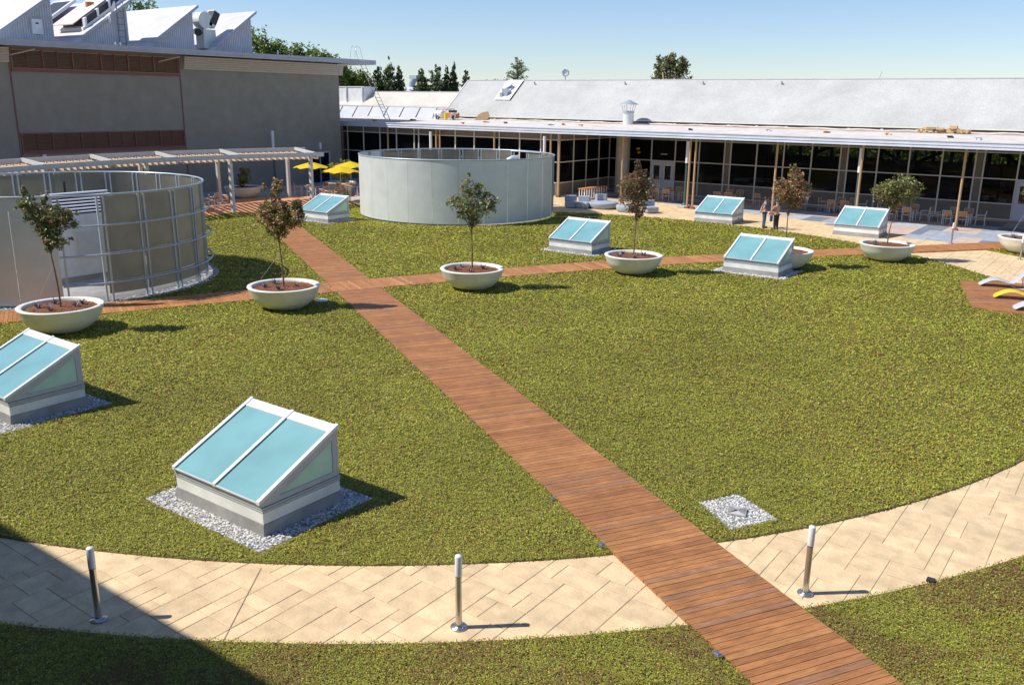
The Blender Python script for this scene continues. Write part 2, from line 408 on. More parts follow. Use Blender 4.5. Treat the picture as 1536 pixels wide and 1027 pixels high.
def yb(x): # front boundary of the mosaic pavers
    for lim,v in ((-23,57.6),(-21,56.0),(-18,55.4),(-15.9,55.0),(-13,54.0),(-11,52.7),(-8.6,51.0),(20,50.2)):
        if x<lim: return v
def far_test(x,y):
    if y>yb(x)+.2: return False
    if hypot(x-C2[0],y-C2[1])<R2-.5 and y<48: return False
    return hypot(x-C2[0],y-C2[1])>R2-.5 or x<-30
ashlar('terrace_paving', far_test, -52,6,34,58)
j=MB(); j.add([(-11.27,6.95,.0175),(-11.245,6.96,.0175),(-8.9,6.0,.0175),(-8.92,5.98,.0175)],[(0,1,2,3)])
# expansion joint across the near path
a=Vector((-10.22,7.52,.0175)); b=Vector((-9.03,5.93,.0175)); n=(b-a).cross(Vector((0,0,1))).normalized()*.0045
j=MB(); j.add([a-n,a+n,b+n,b-n],[(0,3,2,1)]); j.build('path_joint','bark',kind='structure')
# mosaic of large pavers
BL=(.36,.40,.46);DK=(.20,.23,.28);PK=(.58,.44,.36);LB=(.44,.49,.53)
rects=[(-11.1,52.9,-10.1,58,DK),(-10.4,50.6,-7.7,55.3,BL),(-13,52.6,-11.1,56,PK),(-10.1,55.3,-7.5,58.2,PK),(-7.7,53.2,-6.4,57.9,BL),(-13.1,56,-11.1,58.2,LB),
 (-22.8,55.6,-21,57.8,BL),(-21,55.6,-19.4,58,PK),(-19.4,55,-17.9,58,LB),(-17.9,55,-16.9,57.3,DK),(-16.9,54.6,-15.6,57.4,BL),(-15.6,53,-13,58,PK),(-8.6,50.6,-7.3,54,PK),(-37,54,-23,58,BL)]
mb=MB(); rnd=random.Random(5); tl=.62
for i in range(int(58/tl)):
    for k in range(int(17/tl)):
        x=-52+i*tl; y=50+k*tl; cx,cy=x+tl/2,y+tl/2
        if cx<-30 and cy<53.4 and cx>-44: continue
        if cx<=-44 and cy<47: continue
        if cy<yb(cx) : continue
        cc=None
        for r in rects:
            if r[0]<=cx<r[2] and r[1]<=cy<r[3]: cc=r[4]
        if cc is None:
            h=random.Random(int(cx//1.9)*31+int(cy//2.3)*17).random(); cc=PK if h<.36 else DK if h<.6 else BL if h<.85 else LB
        q=rnd.uniform(.93,1.07); cc=tuple(v*q for v in cc); e=.004
        mb.box(x+e,y+e,0,x+tl-e,y+tl-e,.018,cc)
mb.build('mosaic_paving','tile',kind='structure')
mb=MB()
for i in range(14):
    for k in range(50):
        x=-60+i*1.1; y=10+k*1.1
        if x>-52.6 and y<44: continue
        if x>-51 and y>50: continue
        if x>-46 and y>46: continue
        q=rnd.uniform(.93,1.07); c=random.Random(int(i//2)*7+int(k//3)*3).choice([BL,LB,BL,PK]); mb.box(x+.005,y+.005,0,x+1.095,y+1.095,.017,tuple(v*q for v in c))
mb.build('courtyard_paving','tile',kind='structure')
# --- boardwalks
def plank_col(rnd):
    b=rnd.uniform(.92,1.08); h=rnd.random()
    c=(.41,.178,.066) if h<.55 else (.36,.152,.058) if h<.8 else (.47,.22,.08) if h<.93 else (.33,.165,.085)
    return tuple(v*b for v in c)
mb=MB(); rnd=random.Random(9); pw=.125; N0=-2; 
start=Vector((2.0,BW(2.0),0)); L=hypot(2.0+45.0,BW(-45)-BW(2))
def dist_x(x,y): return float(np.min(np.hypot(XM[:,0]-x,XM[:,1]-y)))
def seg_d(x,y):
    best=1e9
    for i in range(89):
        ax,ay=XM[i];bx,by=XM[i+1];t=max(0,min(1,((x-ax)*(bx-ax)+(y-ay)*(by-ay))/((bx-ax)**2+(by-ay)**2)))
        best=min(best,hypot(x-ax-t*(bx-ax),y-ay-t*(by-ay)))
    return best
for i in range(int(L/pw)):
    s0=i*pw+.0045; s1=(i+1)*pw-.0045; c=plank_col(rnd); z=.062+rnd.uniform(-.0015,.0015)
    e0=rnd.uniform(-.004,.004)
    p=[start+Vector(BWD+(0,))*s+Vector(BWN+(0,))*t for s,t in ((s0,-BWH+e0),(s0,BWH+e0),(s1,BWH+e0),(s1,-BWH+e0))]
    mid=(p[0]+p[2])/2
    mb.add([(q.x,q.y,.02) for q in p]+[(q.x,q.y,z) for q in p],[(4,7,6,5),(0,1,5,4),(1,2,6,5),(2,3,7,6),(3,0,4,7)],False,c)
mb.build('boardwalk','deckwood',kind='structure')
# curved cross walk: planks radial to it
mb=MB(); t=np.r_[0,np.cumsum(np.hypot(*np.diff(XM,axis=0).T))]
nn=int(t[-1]/pw)
for i in range(nn):
    q=[]
    for s,w in ((i*pw+.004,-XW),(i*pw+.004,XW),((i+1)*pw-.004,XW),((i+1)*pw-.004,-XW)):
        x=np.interp(s,t,XM[:,0])+np.interp(s,t,XN[:,0])*w; y=np.interp(s,t,XM[:,1])+np.interp(s,t,XN[:,1])*w; q.append((x,y))
    c=plank_col(rnd); c=tuple(v*1.15 for v in c); z=.0685+rnd.uniform(-.001,.001)
    mb.add([(a,b,.02) for a,b in q]+[(a,b,z) for a,b in q],[(4,5,6,7),(0,1,5,4),(1,2,6,5),(2,3,7,6),(3,0,4,7)],False,c)
mb.build('cross_boardwalk','deckwood2',kind='structure')
# lounge platform and pergola deck
mb=MB()
ny=int((41-34.2)/pw)
from mathutils.geometry import intersect_line_line_2d
def clip_strip(poly,y0,y1):
    def cl(P,yv,keep_above):
        out=[]
        for i in range(len(P)):
            a=P[i];b=P[(i+1)%len(P)]
            ia=(a[1]>=yv) if keep_above else (a[1]<=yv); ib=(b[1]>=yv) if keep_above else (b[1]<=yv)
            if ia: out.append(a)
            if ia!=ib:
                tt=(yv-a[1])/(b[1]-a[1]); out.append((a[0]+(b[0]-a[0])*tt,yv))
        return out
    P=cl(poly,y0,True)
    return cl(P,y1,False) if P else P
def rotp(P,a): return [(x*cos(a)-y*sin(a),x*sin(a)+y*cos(a)) for x,y in P]
ang=radians(-10); ra=rotp(PLAT,-radians(35))
ys=[p[1] for p in ra]; yv=min(ys)
while yv<max(ys):
    P=clip_strip(ra,yv+.004,yv+pw-.004)
    if len(P)>2: mb.prism(rotp(P,radians(35)),.02,.085,plank_col(rnd))
    yv+=pw
mb.build('lounge_deck','deckwood2',kind='structure')
pdeck=[(-46.75,8),(-46.7,31),(-46.4,34.3),(-44.3,35.3),(-44.2,42.5),(-47.5,44.3),(-52.4,41.5),(-53.5,36),(-53.6,24),(-52.5,8)]
mb=MB(); rp=rotp(pdeck,-radians(0)); yv=8
while yv<44.4:
    P=clip_strip(rp,yv+.004,yv+pw-.004)
    if len(P)>2:
        c=plank_col(rnd); mb.prism(P,.0,.05,tuple(min(1,v*1.5+.07) for v in c))
    yv+=pw
mb.build('pergola_deck','deckwood2',kind='structure')

# ------------------------------------------------------------------ gravel
def gravel(name, label, region, holes, n, smin, smax, z=.03, cat='gravel'):
    # region: polygon
    xs=[p[0] for p in region]; ys=[p[1] for p in region]
    x=RNG.uniform(min(xs),max(xs),n*2); y=RNG.uniform(min(ys),max(ys),n*2)
    m=in_poly(x,y,region)
    for h in holes: m&=~h(x,y)
    x=x[m][:n];y=y[m][:n]; mb=MB()
    mb.prism(region,.0,.034,(.22,.22,.22))
    for a,b in zip(x,y):
        s=random.uniform(smin,smax); t=random.random(); v=random.uniform(.34,.80); w=random.uniform(-.01,.06)
        mb.blob(a,b,z+s*.55*random.random(),s*random.uniform(.8,1.2),s*random.uniform(.7,1.1),s*.6,(v+w,v+w*.4,v-w),5,3)
    for i in range(len(mb.sm)): mb.sm[i]=False
    o=mb.build(name,'gravel'); tag(o,label,cat,kind='stuff'); return o
DIRN={'sky1':('large near skylight in the foreground',3800,.015,.030),'sky2':('skylight at the left edge below the corner planter',3000,.014,.028),'sky3':('skylight beside the pergola',500,.03,.05),
 'sky4':('skylight right of the grey round tank screen',700,.03,.05),'sky6':('skylight in front of the half hidden planter',800,.03,.05)}
for k,gx,gy,mg in SKY:
    if not mg: continue
    d,n,a,b=DIRN[k]
    gravel('gravel_bed','pebbles around the base of the '+d,[(gx-SW-mg,gy-mg),(gx+mg,gy-mg),(gx+mg,gy+SD+mg),(gx-SW-mg,gy+SD+mg)],
       [lambda x,y,gx=gx,gy=gy:(x>gx-SW)&(x<gx)&(y>gy)&(y<gy+SD)],n,a,b)
gravel('gravel_patch','square patch of white pebbles round a floor drain beside the boardwalk',DRAIN,[],1100,.014,.027)
for tt,lab,n in ((T1,'narrow ring of white pebbles at the foot of the left round screen',1500),):
    ring=arc((tt[0],tt[1]),tt[2]+.38,0,360,60)[:-1]
    gravel('gravel_ring',lab,ring,[lambda x,y,tt=tt:(np.hypot(x-tt[0],y-tt[1])<tt[2]-.25)|(((x-tt[0])*-.7+(y-tt[1])*.7)>2.5)],5200,.025,.045)
# drain cover
t=thing('drain_cover','square grey metal drain cover in the middle of the pebble patch','drain cover',(-5.09,13.78,.055))
m_=MB(); m_.box(-.16,-.16,0,.16,.16,.03); m_.build('cover_plate','concrete',t)
m_=MB(); m_.add([(-.15,-.15,.033),(0,0,.06),(-.15,.15,.033)],[(0,1,2)]); m_.add([(.15,-.15,.033),(.15,.15,.033),(0,0,.06)],[(0,1,2)]); m_.build('vane','flashing',t)
t.rotation_euler.z=radians(18)

# ------------------------------------------------------------------ skylights
def make_skylight():
    t=thing('skylight','x','skylight',(0,0,0))
    w,d=SW,SD; zb=.50; za=.60; zt=1.405
    m_=MB(); m_.add([(-w-.05,-.05,0),(.05,-.05,0),(.05,d+.05,0),(-w-.05,d+.05,0),(-w-.012,-.012,.20),(.012,-.012,.20),(.012,d+.012,.20),(-w-.012,d+.012,.20)],
      [(0,1,5,4),(1,2,6,5),(2,3,7,6),(3,0,4,7),(4,5,6,7)]); m_.build('flashing','flashing',t)
    m_=MB(); m_.box(-w-.004,-.004,.204,.004,d+.004,.40); m_.build('curb_panel','whitepanel',t,bevel=.004)
    m_=MB(); m_.box(-w+.01,.01,.40,-.01,d-.01,.412); m_.build('joint_strip','rubber',t)
    m_=MB(); m_.box(-w-.012,-.012,.412,.012,d+.012,.455); m_.box(-w+.004,.004,.455,-.004,d-.004,.47); m_.box(-w-.018,-.022,.47,.018,d+.014,.50); m_.build('channel','greyframe',t,bevel=.003)
    m_=MB(); m_.box(-w+.015,.012,.50,-.015,d-.02,.512); m_.build('gasket','rubber',t)
    sl=(zt-za)/(d+.05)
    def top(y): return za+(y+.05)*sl
    # side frames (triangular with window), back wall, front sill
    for sx,x0,x1 in ((1,-.045,.0),(-1,-w,-w+.045)):
        m_=MB()
        outer=[(-.03,.512),(d,.512),(d,top(d)-.02),(-.03,top(-.03)-.02)]
        inner=[(.36,.60),(d-.13,.60),(d-.13,top(d-.13)-.16)]
        # frame as strips: bottom, back, sloped
        m_.extr([(-.03,.512),(d,.512),(d,.60),(.36,.60),(.10,.60),(-.03,.56)],'x',x0,x1)
        m_.extr([(d-.13,.60),(d,.60),(d,top(d)-.02),(d-.13,top(d-.13)-.02)],'x',x0,x1)
        m_.extr([(-.03,.56),(.10,.60),(.36,.60),(d-.13,top(d-.13)-.16),(d-.13,top(d-.13)-.02),(-.03,top(-.03)-.02)],'x',x0,x1)
        m_.build('side_frame','greyframe',t)
        m_=MB(); m_.extr([(.37,.602),(d-.132,.602),(d-.132,top(d-.13)-.165)],'x',(x0+x1)/2-.006,(x0+x1)/2+.006); m_.build('side_glass','sideglass',t)
    m_=MB(); m_.box(-w+.046,d-.03,.512,-.046,d,top(d)-.03); m_.build('back_panel','whitepanel',t)
    m_=MB(); m_.box(-w+.046,-.03,.512,-.046,0,za-.02); m_.build('front_sill','greyframe',t)
    # glass panes
    def slab(x0,x1,y0,y1,dz0,dz1,name,mt):
        m_=MB(); m_.extr([(y0,top(y0)+dz0),(y1,top(y1)+dz0),(y1,top(y1)+dz1),(y0,top(y0)+dz1)],'x',x0,x1); return m_.build(name,mt,t,bevel=.004 if 'glass' not in mt else 0)
    slab(-w+.05,-w/2-.03,-.04,d-.06,-.012,.008,'glass_pane','skyglass'); slab(-w/2+.03,-.05,-.04,d-.06,-.012,.008,'glass_pane','skyglass')
    slab(-w-.01,-w+.07,-.07,d+.03,-.02,.042,'glazing_bar','whitemetal'); slab(-.07,.01,-.07,d+.03,-.02,.042,'glazing_bar','whitemetal'); slab(-w/2-.038,-w/2+.038,-.07,d+.03,-.012,.042,'glazing_bar','whitemetal')
    slab(-w+.072,-w/2-.04,d-.16,d+.015,.010,.030,'top_cap','whitemetal'); slab(-w/2+.04,-.072,d-.16,d+.015,.010,.030,'top_cap','whitemetal')
    slab(-w+.072,-w/2-.04,-.068,-.045,-.012,.014,'edge_trim','greyframe'); slab(-w/2+.04,-.072,-.068,-.045,-.012,.014,'edge_trim','greyframe')
    slab(-w+.070,-w+.078,-.04,d-.17,.008,.014,'pane_seal','rubber'); slab(-w/2+.038,-w/2+.05,-.04,d-.17,.008,.014,'pane_seal','rubber'); slab(-w/2-.05,-w/2-.038,-.04,d-.17,.008,.014,'pane_seal','rubber'); slab(-.078,-.070,-.04,d-.17,.008,.014,'pane_seal','rubber')
    return t
SL={'sky1':'white framed skylight with blue glass, largest and nearest, in the foreground lawn','sky2':'white framed skylight cut off by the left edge of the photo below a planter',
 'sky3':'small far skylight on the lawn between the pergola and the grey round screen','sky4':'white framed skylight just right of the grey round screen behind the boardwalk',
 'sky5':'far skylight on the terrace edge left of the two standing people','sky6':'white framed skylight standing in front of a half hidden bowl planter','sky7':'far skylight on the terrace behind the planter with the round green tree'}
proto=make_skylight()
for i,(k,gx,gy,mg) in enumerate(SKY):
    z=.03 if mg else .015
    if i==0: proto.location=(gx,gy,z); proto['label']=SL[k]; proto['group']='sloped glass skylights on the roof garden'; root=proto
    else: root=dup(proto,(gx,gy,z),0,SL[k])
    if k in('sky5','sky7'):
        m_=MB(); m_.box(.0,SD*.45,.20,.022,SD*.45+.28,.36); bx_=m_.build('outlet_box','whitepanel',root); m_=MB(); m_.cyl(0,0,0,.01,.05,10); mm=m_.build('outlet_socket','rubber',bx_); mm.rotation_euler=(0,radians(90),0); mm.location=(.022,SD*.45+.14,.28)

# ------------------------------------------------------------------ planters, plants and young trees
def make_planter():
    t=thing('bowl_planter','x','planter',(0,0,0))
    prof=[(.02,.0),(.50,.0),(.56,.02),(.80,.14),(1.00,.32),(1.13,.52),(1.20,.74),(1.225,.775),(1.215,.80),(1.18,.805),(1.08,.80),(1.055,.78),(1.04,.70),(1.0,.62)]
    m_=MB(); m_.lathe(prof,seg=64); m_.build('bowl','planter',t)
    m_=MB(); rings=[(0.0,.745),(.5,.74),(.85,.72),(1.05,.70)]; m_.lathe(rings,seg=32); m_.build('mulch','mulch',t)
    m_=MB(); r_=random.Random(2)
    for i in range(900):
        a=r_.random()*2*pi; r=1.02*sqrt(r_.random()); x,y=r*cos(a),r*sin(a); z=.735-.03*r*r+.01; s=r_.uniform(.015,.04); b=r_.uniform(0,pi); q=r_.uniform(.6,1.5)
        dx,dy=cos(b)*s,sin(b)*s; m_.add([(x-dx,y-dy,z+r_.uniform(-.01,.02)),(x+dy*.4,y-dx*.4,z+.012),(x+dx,y+dy,z+r_.uniform(-.01,.03)),(x-dy*.4,y+dx*.4,z+.012)],[(0,1,2,3)],False,(.30*q,.11*q,.05*q))
    m_.build('bark_chips','chips',t)
    return t
PLAB=['white bowl planter nearest the camera, beside the left round screen','white bowl planter at the corner of the two crossing boardwalks','white bowl planter in the middle of the lawn, in front of the cross boardwalk',
 'white bowl planter with a wired red-brown tree, right of the middle one','white bowl planter half hidden behind a skylight','white bowl planter at the end of the lawn where the cross boardwalk meets the terrace','white bowl planter at the right edge of the photo on the small lawn wedge']
pp=make_planter(); PLN=[]
for i,(x,y) in enumerate(PL):
    if i==0: pp.location=(x,y,.03); pp['label']=PLAB[0]; pp['group']='bowl planters along the cross boardwalk'; PLN.append(pp)
    else: PLN.append(dup(pp,(x,y,.03),i*.9,PLAB[i]))
q=dup(pp,(-53.35,40.05,.02),.3,'large bowl planter standing in the shade of the stucco wall behind the pergola'); del q['group']; q.scale=(1.1,1.1,1.0)
q=dup(pp,(-51.0,47.3,.02),.5,'bowl planter behind the yellow umbrellas near the dark door'); del q['group']; q.scale=(1,1,1)

TB=1.0
def tree(loc, label, clumps, leafsz, nleaf, pal, trunk_top, trunk_r=.035, lean=(0,0), name='young_tree', cat='tree', group=None, limbs=True, seed=1, flat=.2, stretchz=1.0):
    # clumps: (u, w, z, ru, rw, rz) in view-right / view-forward / up metres
    t=thing(name,label,cat,loc,0,group)
    r_=random.Random(seed); rg=np.random.default_rng(seed)
    def P(u,w,z): return (RT[0]*u+FW[0]*w, RT[1]*u+FW[1]*w, z)
    m_=MB(); z0=0; tp=P(lean[0],lean[1],trunk_top)
    pts=[];rad=[]
    for i in range(7):
        f=i/6; wob=.012*trunk_top*sin(f*5+seed)
        pts.append((tp[0]*f*f+wob*.5,tp[1]*f*f-wob*.4,trunk_top*f)); rad.append(trunk_r*(1.25-.55*f))
    m_.tube(pts,rad,7)
    m_.build('trunk','bark',t)
    if limbs:
        m_=MB()
        for (u,w,z,ru,rw,rz) in clumps:
            e=P(u,w,z); a=Vector(pts[-2]).lerp(Vector(pts[-1]),r_.random()*.8); e=Vector(e); mid=a.lerp(e,.5)+Vector((r_.uniform(-.1,.1)*ru,r_.uniform(-.1,.1)*ru,-.12*rz))
            m_.tube([a,mid,e],[trunk_r*.55,trunk_r*.4,trunk_r*.15],5)
            for k in range(4):
                d=Vector((r_.uniform(-1,1)*ru*.8,r_.uniform(-1,1)*ru*.8,r_.uniform(-.4,.9)*rz*.8)); s_=a.lerp(e,r_.uniform(.5,1)); m_.tube([s_,s_+d*.5+Vector((0,0,.04)),s_+d],[trunk_r*.22,trunk_r*.14,trunk_r*.06],4)
        m_.build('limbs','bark',t)
    vol=np.array([c[3]*c[4]*c[5] for c in clumps])**.67; vol/=vol.sum()
    Cs=[];cl=[]
    if name=='young_tree': nleaf=int(nleaf*1.45)
    for ci,(c,v) in enumerate(zip(clumps,vol)):
        n=max(90,int(nleaf*v)); nc=max(4,n//14)
        d=rg.normal(size=(nc,3)); d/=np.linalg.norm(d,axis=1)[:,None]; r=rg.random(nc)**.42
        cc=d*r[:,None]; idx=rg.integers(0,nc,n); p=cc[idx]+rg.normal(size=(n,3))*.13
        W=np.array([[c[0]+0,c[1],c[2]]])+p*np.array([[c[3],c[4],c[5]]])
        X=np.c_[RT[0]*W[:,0]+FW[0]*W[:,1],RT[1]*W[:,0]+FW[1]*W[:,1],W[:,2]]
        Cs.append(X); tone=rg.random(nc)[idx]; cl.append(np.c_[tone,np.full(n,ci)])
    X=np.concatenate(Cs); tn=np.concatenate(cl); n=len(X)
    U,V=rand_axes(n,leafsz*rg.uniform(.6,1.1,n),leafsz*rg.uniform(.35,.65,n),flat); V[:,2]*=stretchz; U[:,2]*=stretchz
    pal=np.array(pal)*(2.35 if name in('young_tree','potted_tree','potted_shrub') else 1.0); k=np.clip((tn[:,0]*.75+rg.random(n)*.35)*len(pal),0,len(pal)-1).astype(int)
    c=pal[k]*rg.uniform(.75,1.25,n)[:,None]
    quads('crown',X,U,V,c,'leaf',t)
    return t
GRN=[(.045,.06,.018),(.06,.085,.02),(.09,.11,.028),(.10,.075,.03),(.17,.13,.075)]
BRN=[(.08,.06,.028),(.15,.085,.04),(.08,.10,.022),(.10,.12,.03),(.24,.13,.07),(.33,.20,.12),(.06,.07,.018)]
MIX=[(.06,.06,.02),(.10,.075,.03),(.13,.11,.03),(.19,.09,.05),(.24,.15,.08)]
GR2=[(.05,.065,.018),(.08,.095,.022),(.13,.135,.035),(.08,.07,.03),(.19,.15,.07)]
TG='young trees in the bowl planters'
zz=.03
tree((*PL[0],zz+.74),'young olive-brown tree leaning left in the nearest planter by the round screen',
  [(-.60,.0,3.10,.34,.3,.30),(-.30,.05,2.80,.45,.4,.36),(.22,.0,2.72,.46,.42,.40),(.52,.05,2.70,.28,.3,.30),(-.08,0,2.35,.42,.35,.36),(.20,-.1,2.06,.42,.3,.26),(-.18,0,1.85,.18,.2,.2),(-.68,0,3.42,.12,.12,.22),(-.05,0,3.25,.12,.1,.30)],.052,3400,GRN,1.9,.026,(-.12,0),group=TG,seed=3)
tree((*PL[1],zz+.74),'young red-brown tree with one tall spike in the planter at the boardwalk crossing',
  [(-.18,.0,2.30,.62,.5,.42),(.42,.0,2.42,.45,.4,.42),(-.42,0,2.62,.33,.3,.30),(.0,0,1.95,.40,.36,.30),(-.12,0,3.15,.20,.18,.32),(.02,0,3.48,.22,.18,.24),(-.48,0,3.3,.10,.1,.16),(.60,0,2.75,.25,.22,.22),(.05,0,2.75,.25,.2,.25)],.058,3600,BRN,1.75,.026,(-.10,0),group=TG,seed=4)
tree((*PL[2],zz+.74),'young green tree with two upright tips in the planter in the middle of the lawn',
  [(.0,.0,2.35,.62,.55,.48),(-.62,.0,2.55,.38,.35,.30),(.62,.0,2.50,.38,.36,.36),(-.12,0,3.05,.32,.3,.40),(.32,0,2.95,.28,.26,.36),(-.10,0,3.50,.12,.12,.16),(.05,0,1.90,.34,.30,.26),(-.35,0,2.1,.25,.25,.25)],.055,2700,GRN[:3]+[(.13,.12,.05),(.20,.17,.10)],1.65,.026,(-.03,0),group=TG,seed=5)
tree((*PL[3],zz+.74),'young dark reddish tree held by thin guy wires, right of the middle planter',
  [(-.05,.0,2.50,.66,.55,.62),(-.28,.0,2.95,.50,.45,.42),(.38,.0,2.75,.48,.42,.50),(.02,0,3.35,.34,.3,.36),(.05,0,2.0,.42,.35,.32),(-.05,0,3.75,.13,.12,.20),(.1,0,1.68,.2,.2,.2)],.052,3600,[(.06,.05,.022),(.10,.06,.03),(.14,.075,.04),(.07,.08,.02),(.24,.14,.09)],1.55,.026,(.05,0),group=TG,seed=6)
tree((*PL[4],zz+.74),'young brown tree whose pot is hidden behind a skylight, in front of the two people',
  [(.08,.0,2.55,.70,.6,.50),(-.28,.0,2.75,.50,.45,.42),(.45,.0,2.65,.45,.42,.42),(.15,0,3.15,.42,.38,.36),(.1,0,3.55,.22,.2,.26),(-.55,0,2.9,.2,.2,.2),(.25,0,2.1,.40,.35,.28)],.06,2900,MIX,1.7,.026,(-.02,0),group=TG,seed=7)
tree((*PL[5],zz+.74),'young bright green round tree in the planter where lawn meets terrace',
  [(.25,.0,2.35,.80,.65,.55),(-.35,.0,2.45,.60,.5,.50),(.85,.0,2.50,.48,.42,.45),(.30,0,2.85,.60,.5,.30),(.1,0,1.9,.5,.4,.28),(-.3,0,2.0,.35,.3,.2)],.06,3000,GR2,1.5,.026,(.18,0),group=TG,seed=8)
tree((*PL[6],zz+.74),'young green tree cut off by the right edge of the photo',
  [(.30,.0,2.15,.62,.5,.45),(-.05,.0,2.35,.50,.42,.42),(.3,0,2.8,.6,.5,.35)],.06,1500,GR2,1.4,.026,(.28,0),group=TG,seed=9)
tree((-53.35,40.05,.72),'dark leafy shrub in the planter in the shade behind the pergola',[(.12,0,.75,.50,.45,.50),(-.1,0,.35,.35,.35,.3),(.2,0,1.2,.40,.35,.32)],.07,1500,[(.05,.07,.02),(.09,.10,.03),(.13,.12,.04)],.4,.035,name='potted_shrub',cat='shrub',seed=10)
tree((-51.0,47.3,.72),'yellow-green leafy tree behind the yellow umbrellas',[(-.1,0,.85,.60,.55,.45),(.35,0,1.5,.45,.42,.40),(-.35,0,1.2,.5,.45,.4),(-.6,0,.7,.35,.35,.3),(.25,0,.55,.5,.45,.35)],.075,2000,[(.08,.10,.02),(.15,.17,.03),(.26,.22,.05),(.10,.08,.03)],.8,.035,name='potted_tree',cat='tree',seed=11)
# guy wires on two trees (parts of their trees)
def wires(root,pts):
    m_=MB()
    for a,b in pts: m_.tube([a,b],.0035,4)
    m_.build('guy_wire','whitemetal',root)
roots=[o for o in col.objects if o.name.startswith('young_tree')]
wires(roots[3],[((.9,.3,0),(0,0,1.5)),((-.9,-.3,0),(0,0,1.5)),((-.1,.9,0),(0,0,1.5))])
wires(roots[1],[((-.95,-.4,.0),(-.05,0,1.2))])
wires(roots[0],[((-.9,-.3,.0),(-.1,0,1.3)),((.8,.3,.0),(-.1,0,1.3))])
wires(roots[6],[((-.7,-.2,.0),(.1,.1,1.9))])
# small lavender plants
def make_herb(c1,c2,seed):
    r_=random.Random(seed); m_=MB()
    for i in range(46):
        a=r_.random()*2*pi; l=r_.uniform(.08,.17); x,y=cos(a)*l*.9,sin(a)*l*.9; z=l*r_.uniform(.6,1.3); w=.012; cc=c1 if r_.random()<.6 else c2
        m_.add([(0,0,0),(x*.5-y*w*6,y*.5+x*w*6,z*.6),(x,y,z),(x*.5+y*w*6,y*.5-x*w*6,z*.6)],[(0,1,2,3)],False,cc)
    return m_.build('lavender_plant','purple')
sp=[(-.62,-.15),(-.40,.42),(.42,.10),(-.05,-.50),(.45,.45)]
h0=make_herb((.12,.16,.08),(.42,.30,.62),1); first=True
where=['nearest planter','planter at the boardwalk crossing','middle planter','planter right of the middle one','half hidden planter','planter at the lawn end','planter at the right edge']
side=['left','back left','right','front','back right']
for pi_,(x,y) in enumerate(PL):
    for si,(u,w) in enumerate(sp[:(5 if pi_==0 else 4 if pi_<4 else 2)]):
        o=h0 if first else h0.copy()
        if not first: col.objects.link(o)
        first=False
        o.location=(x+RT[0]*u+FW[0]*w,y+RT[1]*u+FW[1]*w,.755); o.rotation_euler=(0,0,si*1.3+pi_); s=random.uniform(.8,1.35); o.scale=(s,s,s)
        tag(o,'purple lavender on the %s side of the %s'%(side[si],where[pi_]),'plant','lavender plants in the planters')

# ------------------------------------------------------------------ bollards and small path lights
def make_bollard():
    t=thing('bollard_light','x','bollard',(0,0,0))
    m_=MB(); m_.lathe([(.0,0),(.115,0),(.118,.008),(.115,.018),(.05,.024),(.047,.03)],seg=28); m_.build('base_flange','steel',t)
    m_=MB()
    for k in range(4): m_.cyl(.085*cos(k*pi/2+.5),.085*sin(k*pi/2+.5),.018,.032,.012,6)
    m_.build('anchor_bolts','steel',t)
    m_=MB(); m_.tube([(0,0,.02),(0,0,.78)],.045,20); m_.build('post','steel',t)
    m_=MB(); m_.tube([(0,0,.782),(0,0,.79)],.040,20); m_.build('collar','rubber',t)
    m_=MB(); m_.lathe([(.0,.79),(.047,.79),(.049,.80),(.049,1.08),(.045,1.095),(.0,1.10)],seg=24); m_.build('lamp_head','lampwhite',t)
    return t
BL_=[(-10.88,5.28,'steel bollard light standing in the shaded left part of the near stone path'),(-6.79,8.15,'steel bollard light on the near stone path left of the boardwalk'),(-3.26,11.92,'steel bollard light on the near stone path right of the boardwalk'),
 (-8.44,50.7,'thin far bollard light where the cross boardwalk meets the terrace'),(-4.85,47.5,'far bollard light in front of the planter at the right edge')]
b0=make_bollard()
for i,(x,y,l) in enumerate(BL_):
    if i==0: b0.location=(x,y,.014); b0['label']=l; b0['group']='bollard lights'
    else: dup(b0,(x,y,.014),i,l)
m_=MB(); m_.box(-.05,-.035,0,.05,.035,.03); m_.box(-.035,-.02,.03,.03,.02,.045)
pl0=m_.build('path_light','steel',bevel=.004)
pts=[(-15.34,16.50),(-13.32,15.33),(-11.59,14.32),(-7.95,12.15),(-6.36,11.20),(-3.66,9.58),(-20.25,19.50),(-22.35,20.80),(-24.9,22.45),(-29.8,25.3),(-27.3,23.85)]
lb=['fifth','fourth','third','second','at the near stone path edge,','at the bottom edge of the photo,','sixth','seventh','just before the crossing,','far beyond the crossing,','just beyond the crossing,']
for i,(x,y) in enumerate(pts):
    o=pl0 if i==0 else pl0.copy()
    if i: col.objects.link(o)
    yy=BW(x)-(BWH+.07)/.858
    o.location=(x,yy,.055); o.rotation_euler=(0,0,radians(-31)); o.scale=(1.3,1.3,1.2) if i in(4,5) else (1,1,1)
    tag(o,('small silver light at the boardwalk left edge, '+lb[i]+(' from the near path' if lb[i].endswith(('th','rd','nd')) else '')).rstrip(','),'path light','small lights along the boardwalk edge')
m_=MB(); m_.lathe([(0,.03),(.24,.03),(.25,.05),(.24,.075),(.0,.08)],-23.5,20.65,24); tag(m_.build('access_cover','whitepanel',org=(-23.5,20.65,0)),'round white access cover in the lawn beside the boardwalk crossing','access cover')
m_=MB(); m_.box(-.06,-.05,0,.06,.05,.05); o=m_.build('ground_spotlight','rubber',bevel=.008); o.location=(-1.83,13.36,.05); tag(o,'small black spotlight in the front ground cover right of the stone path','spotlight')
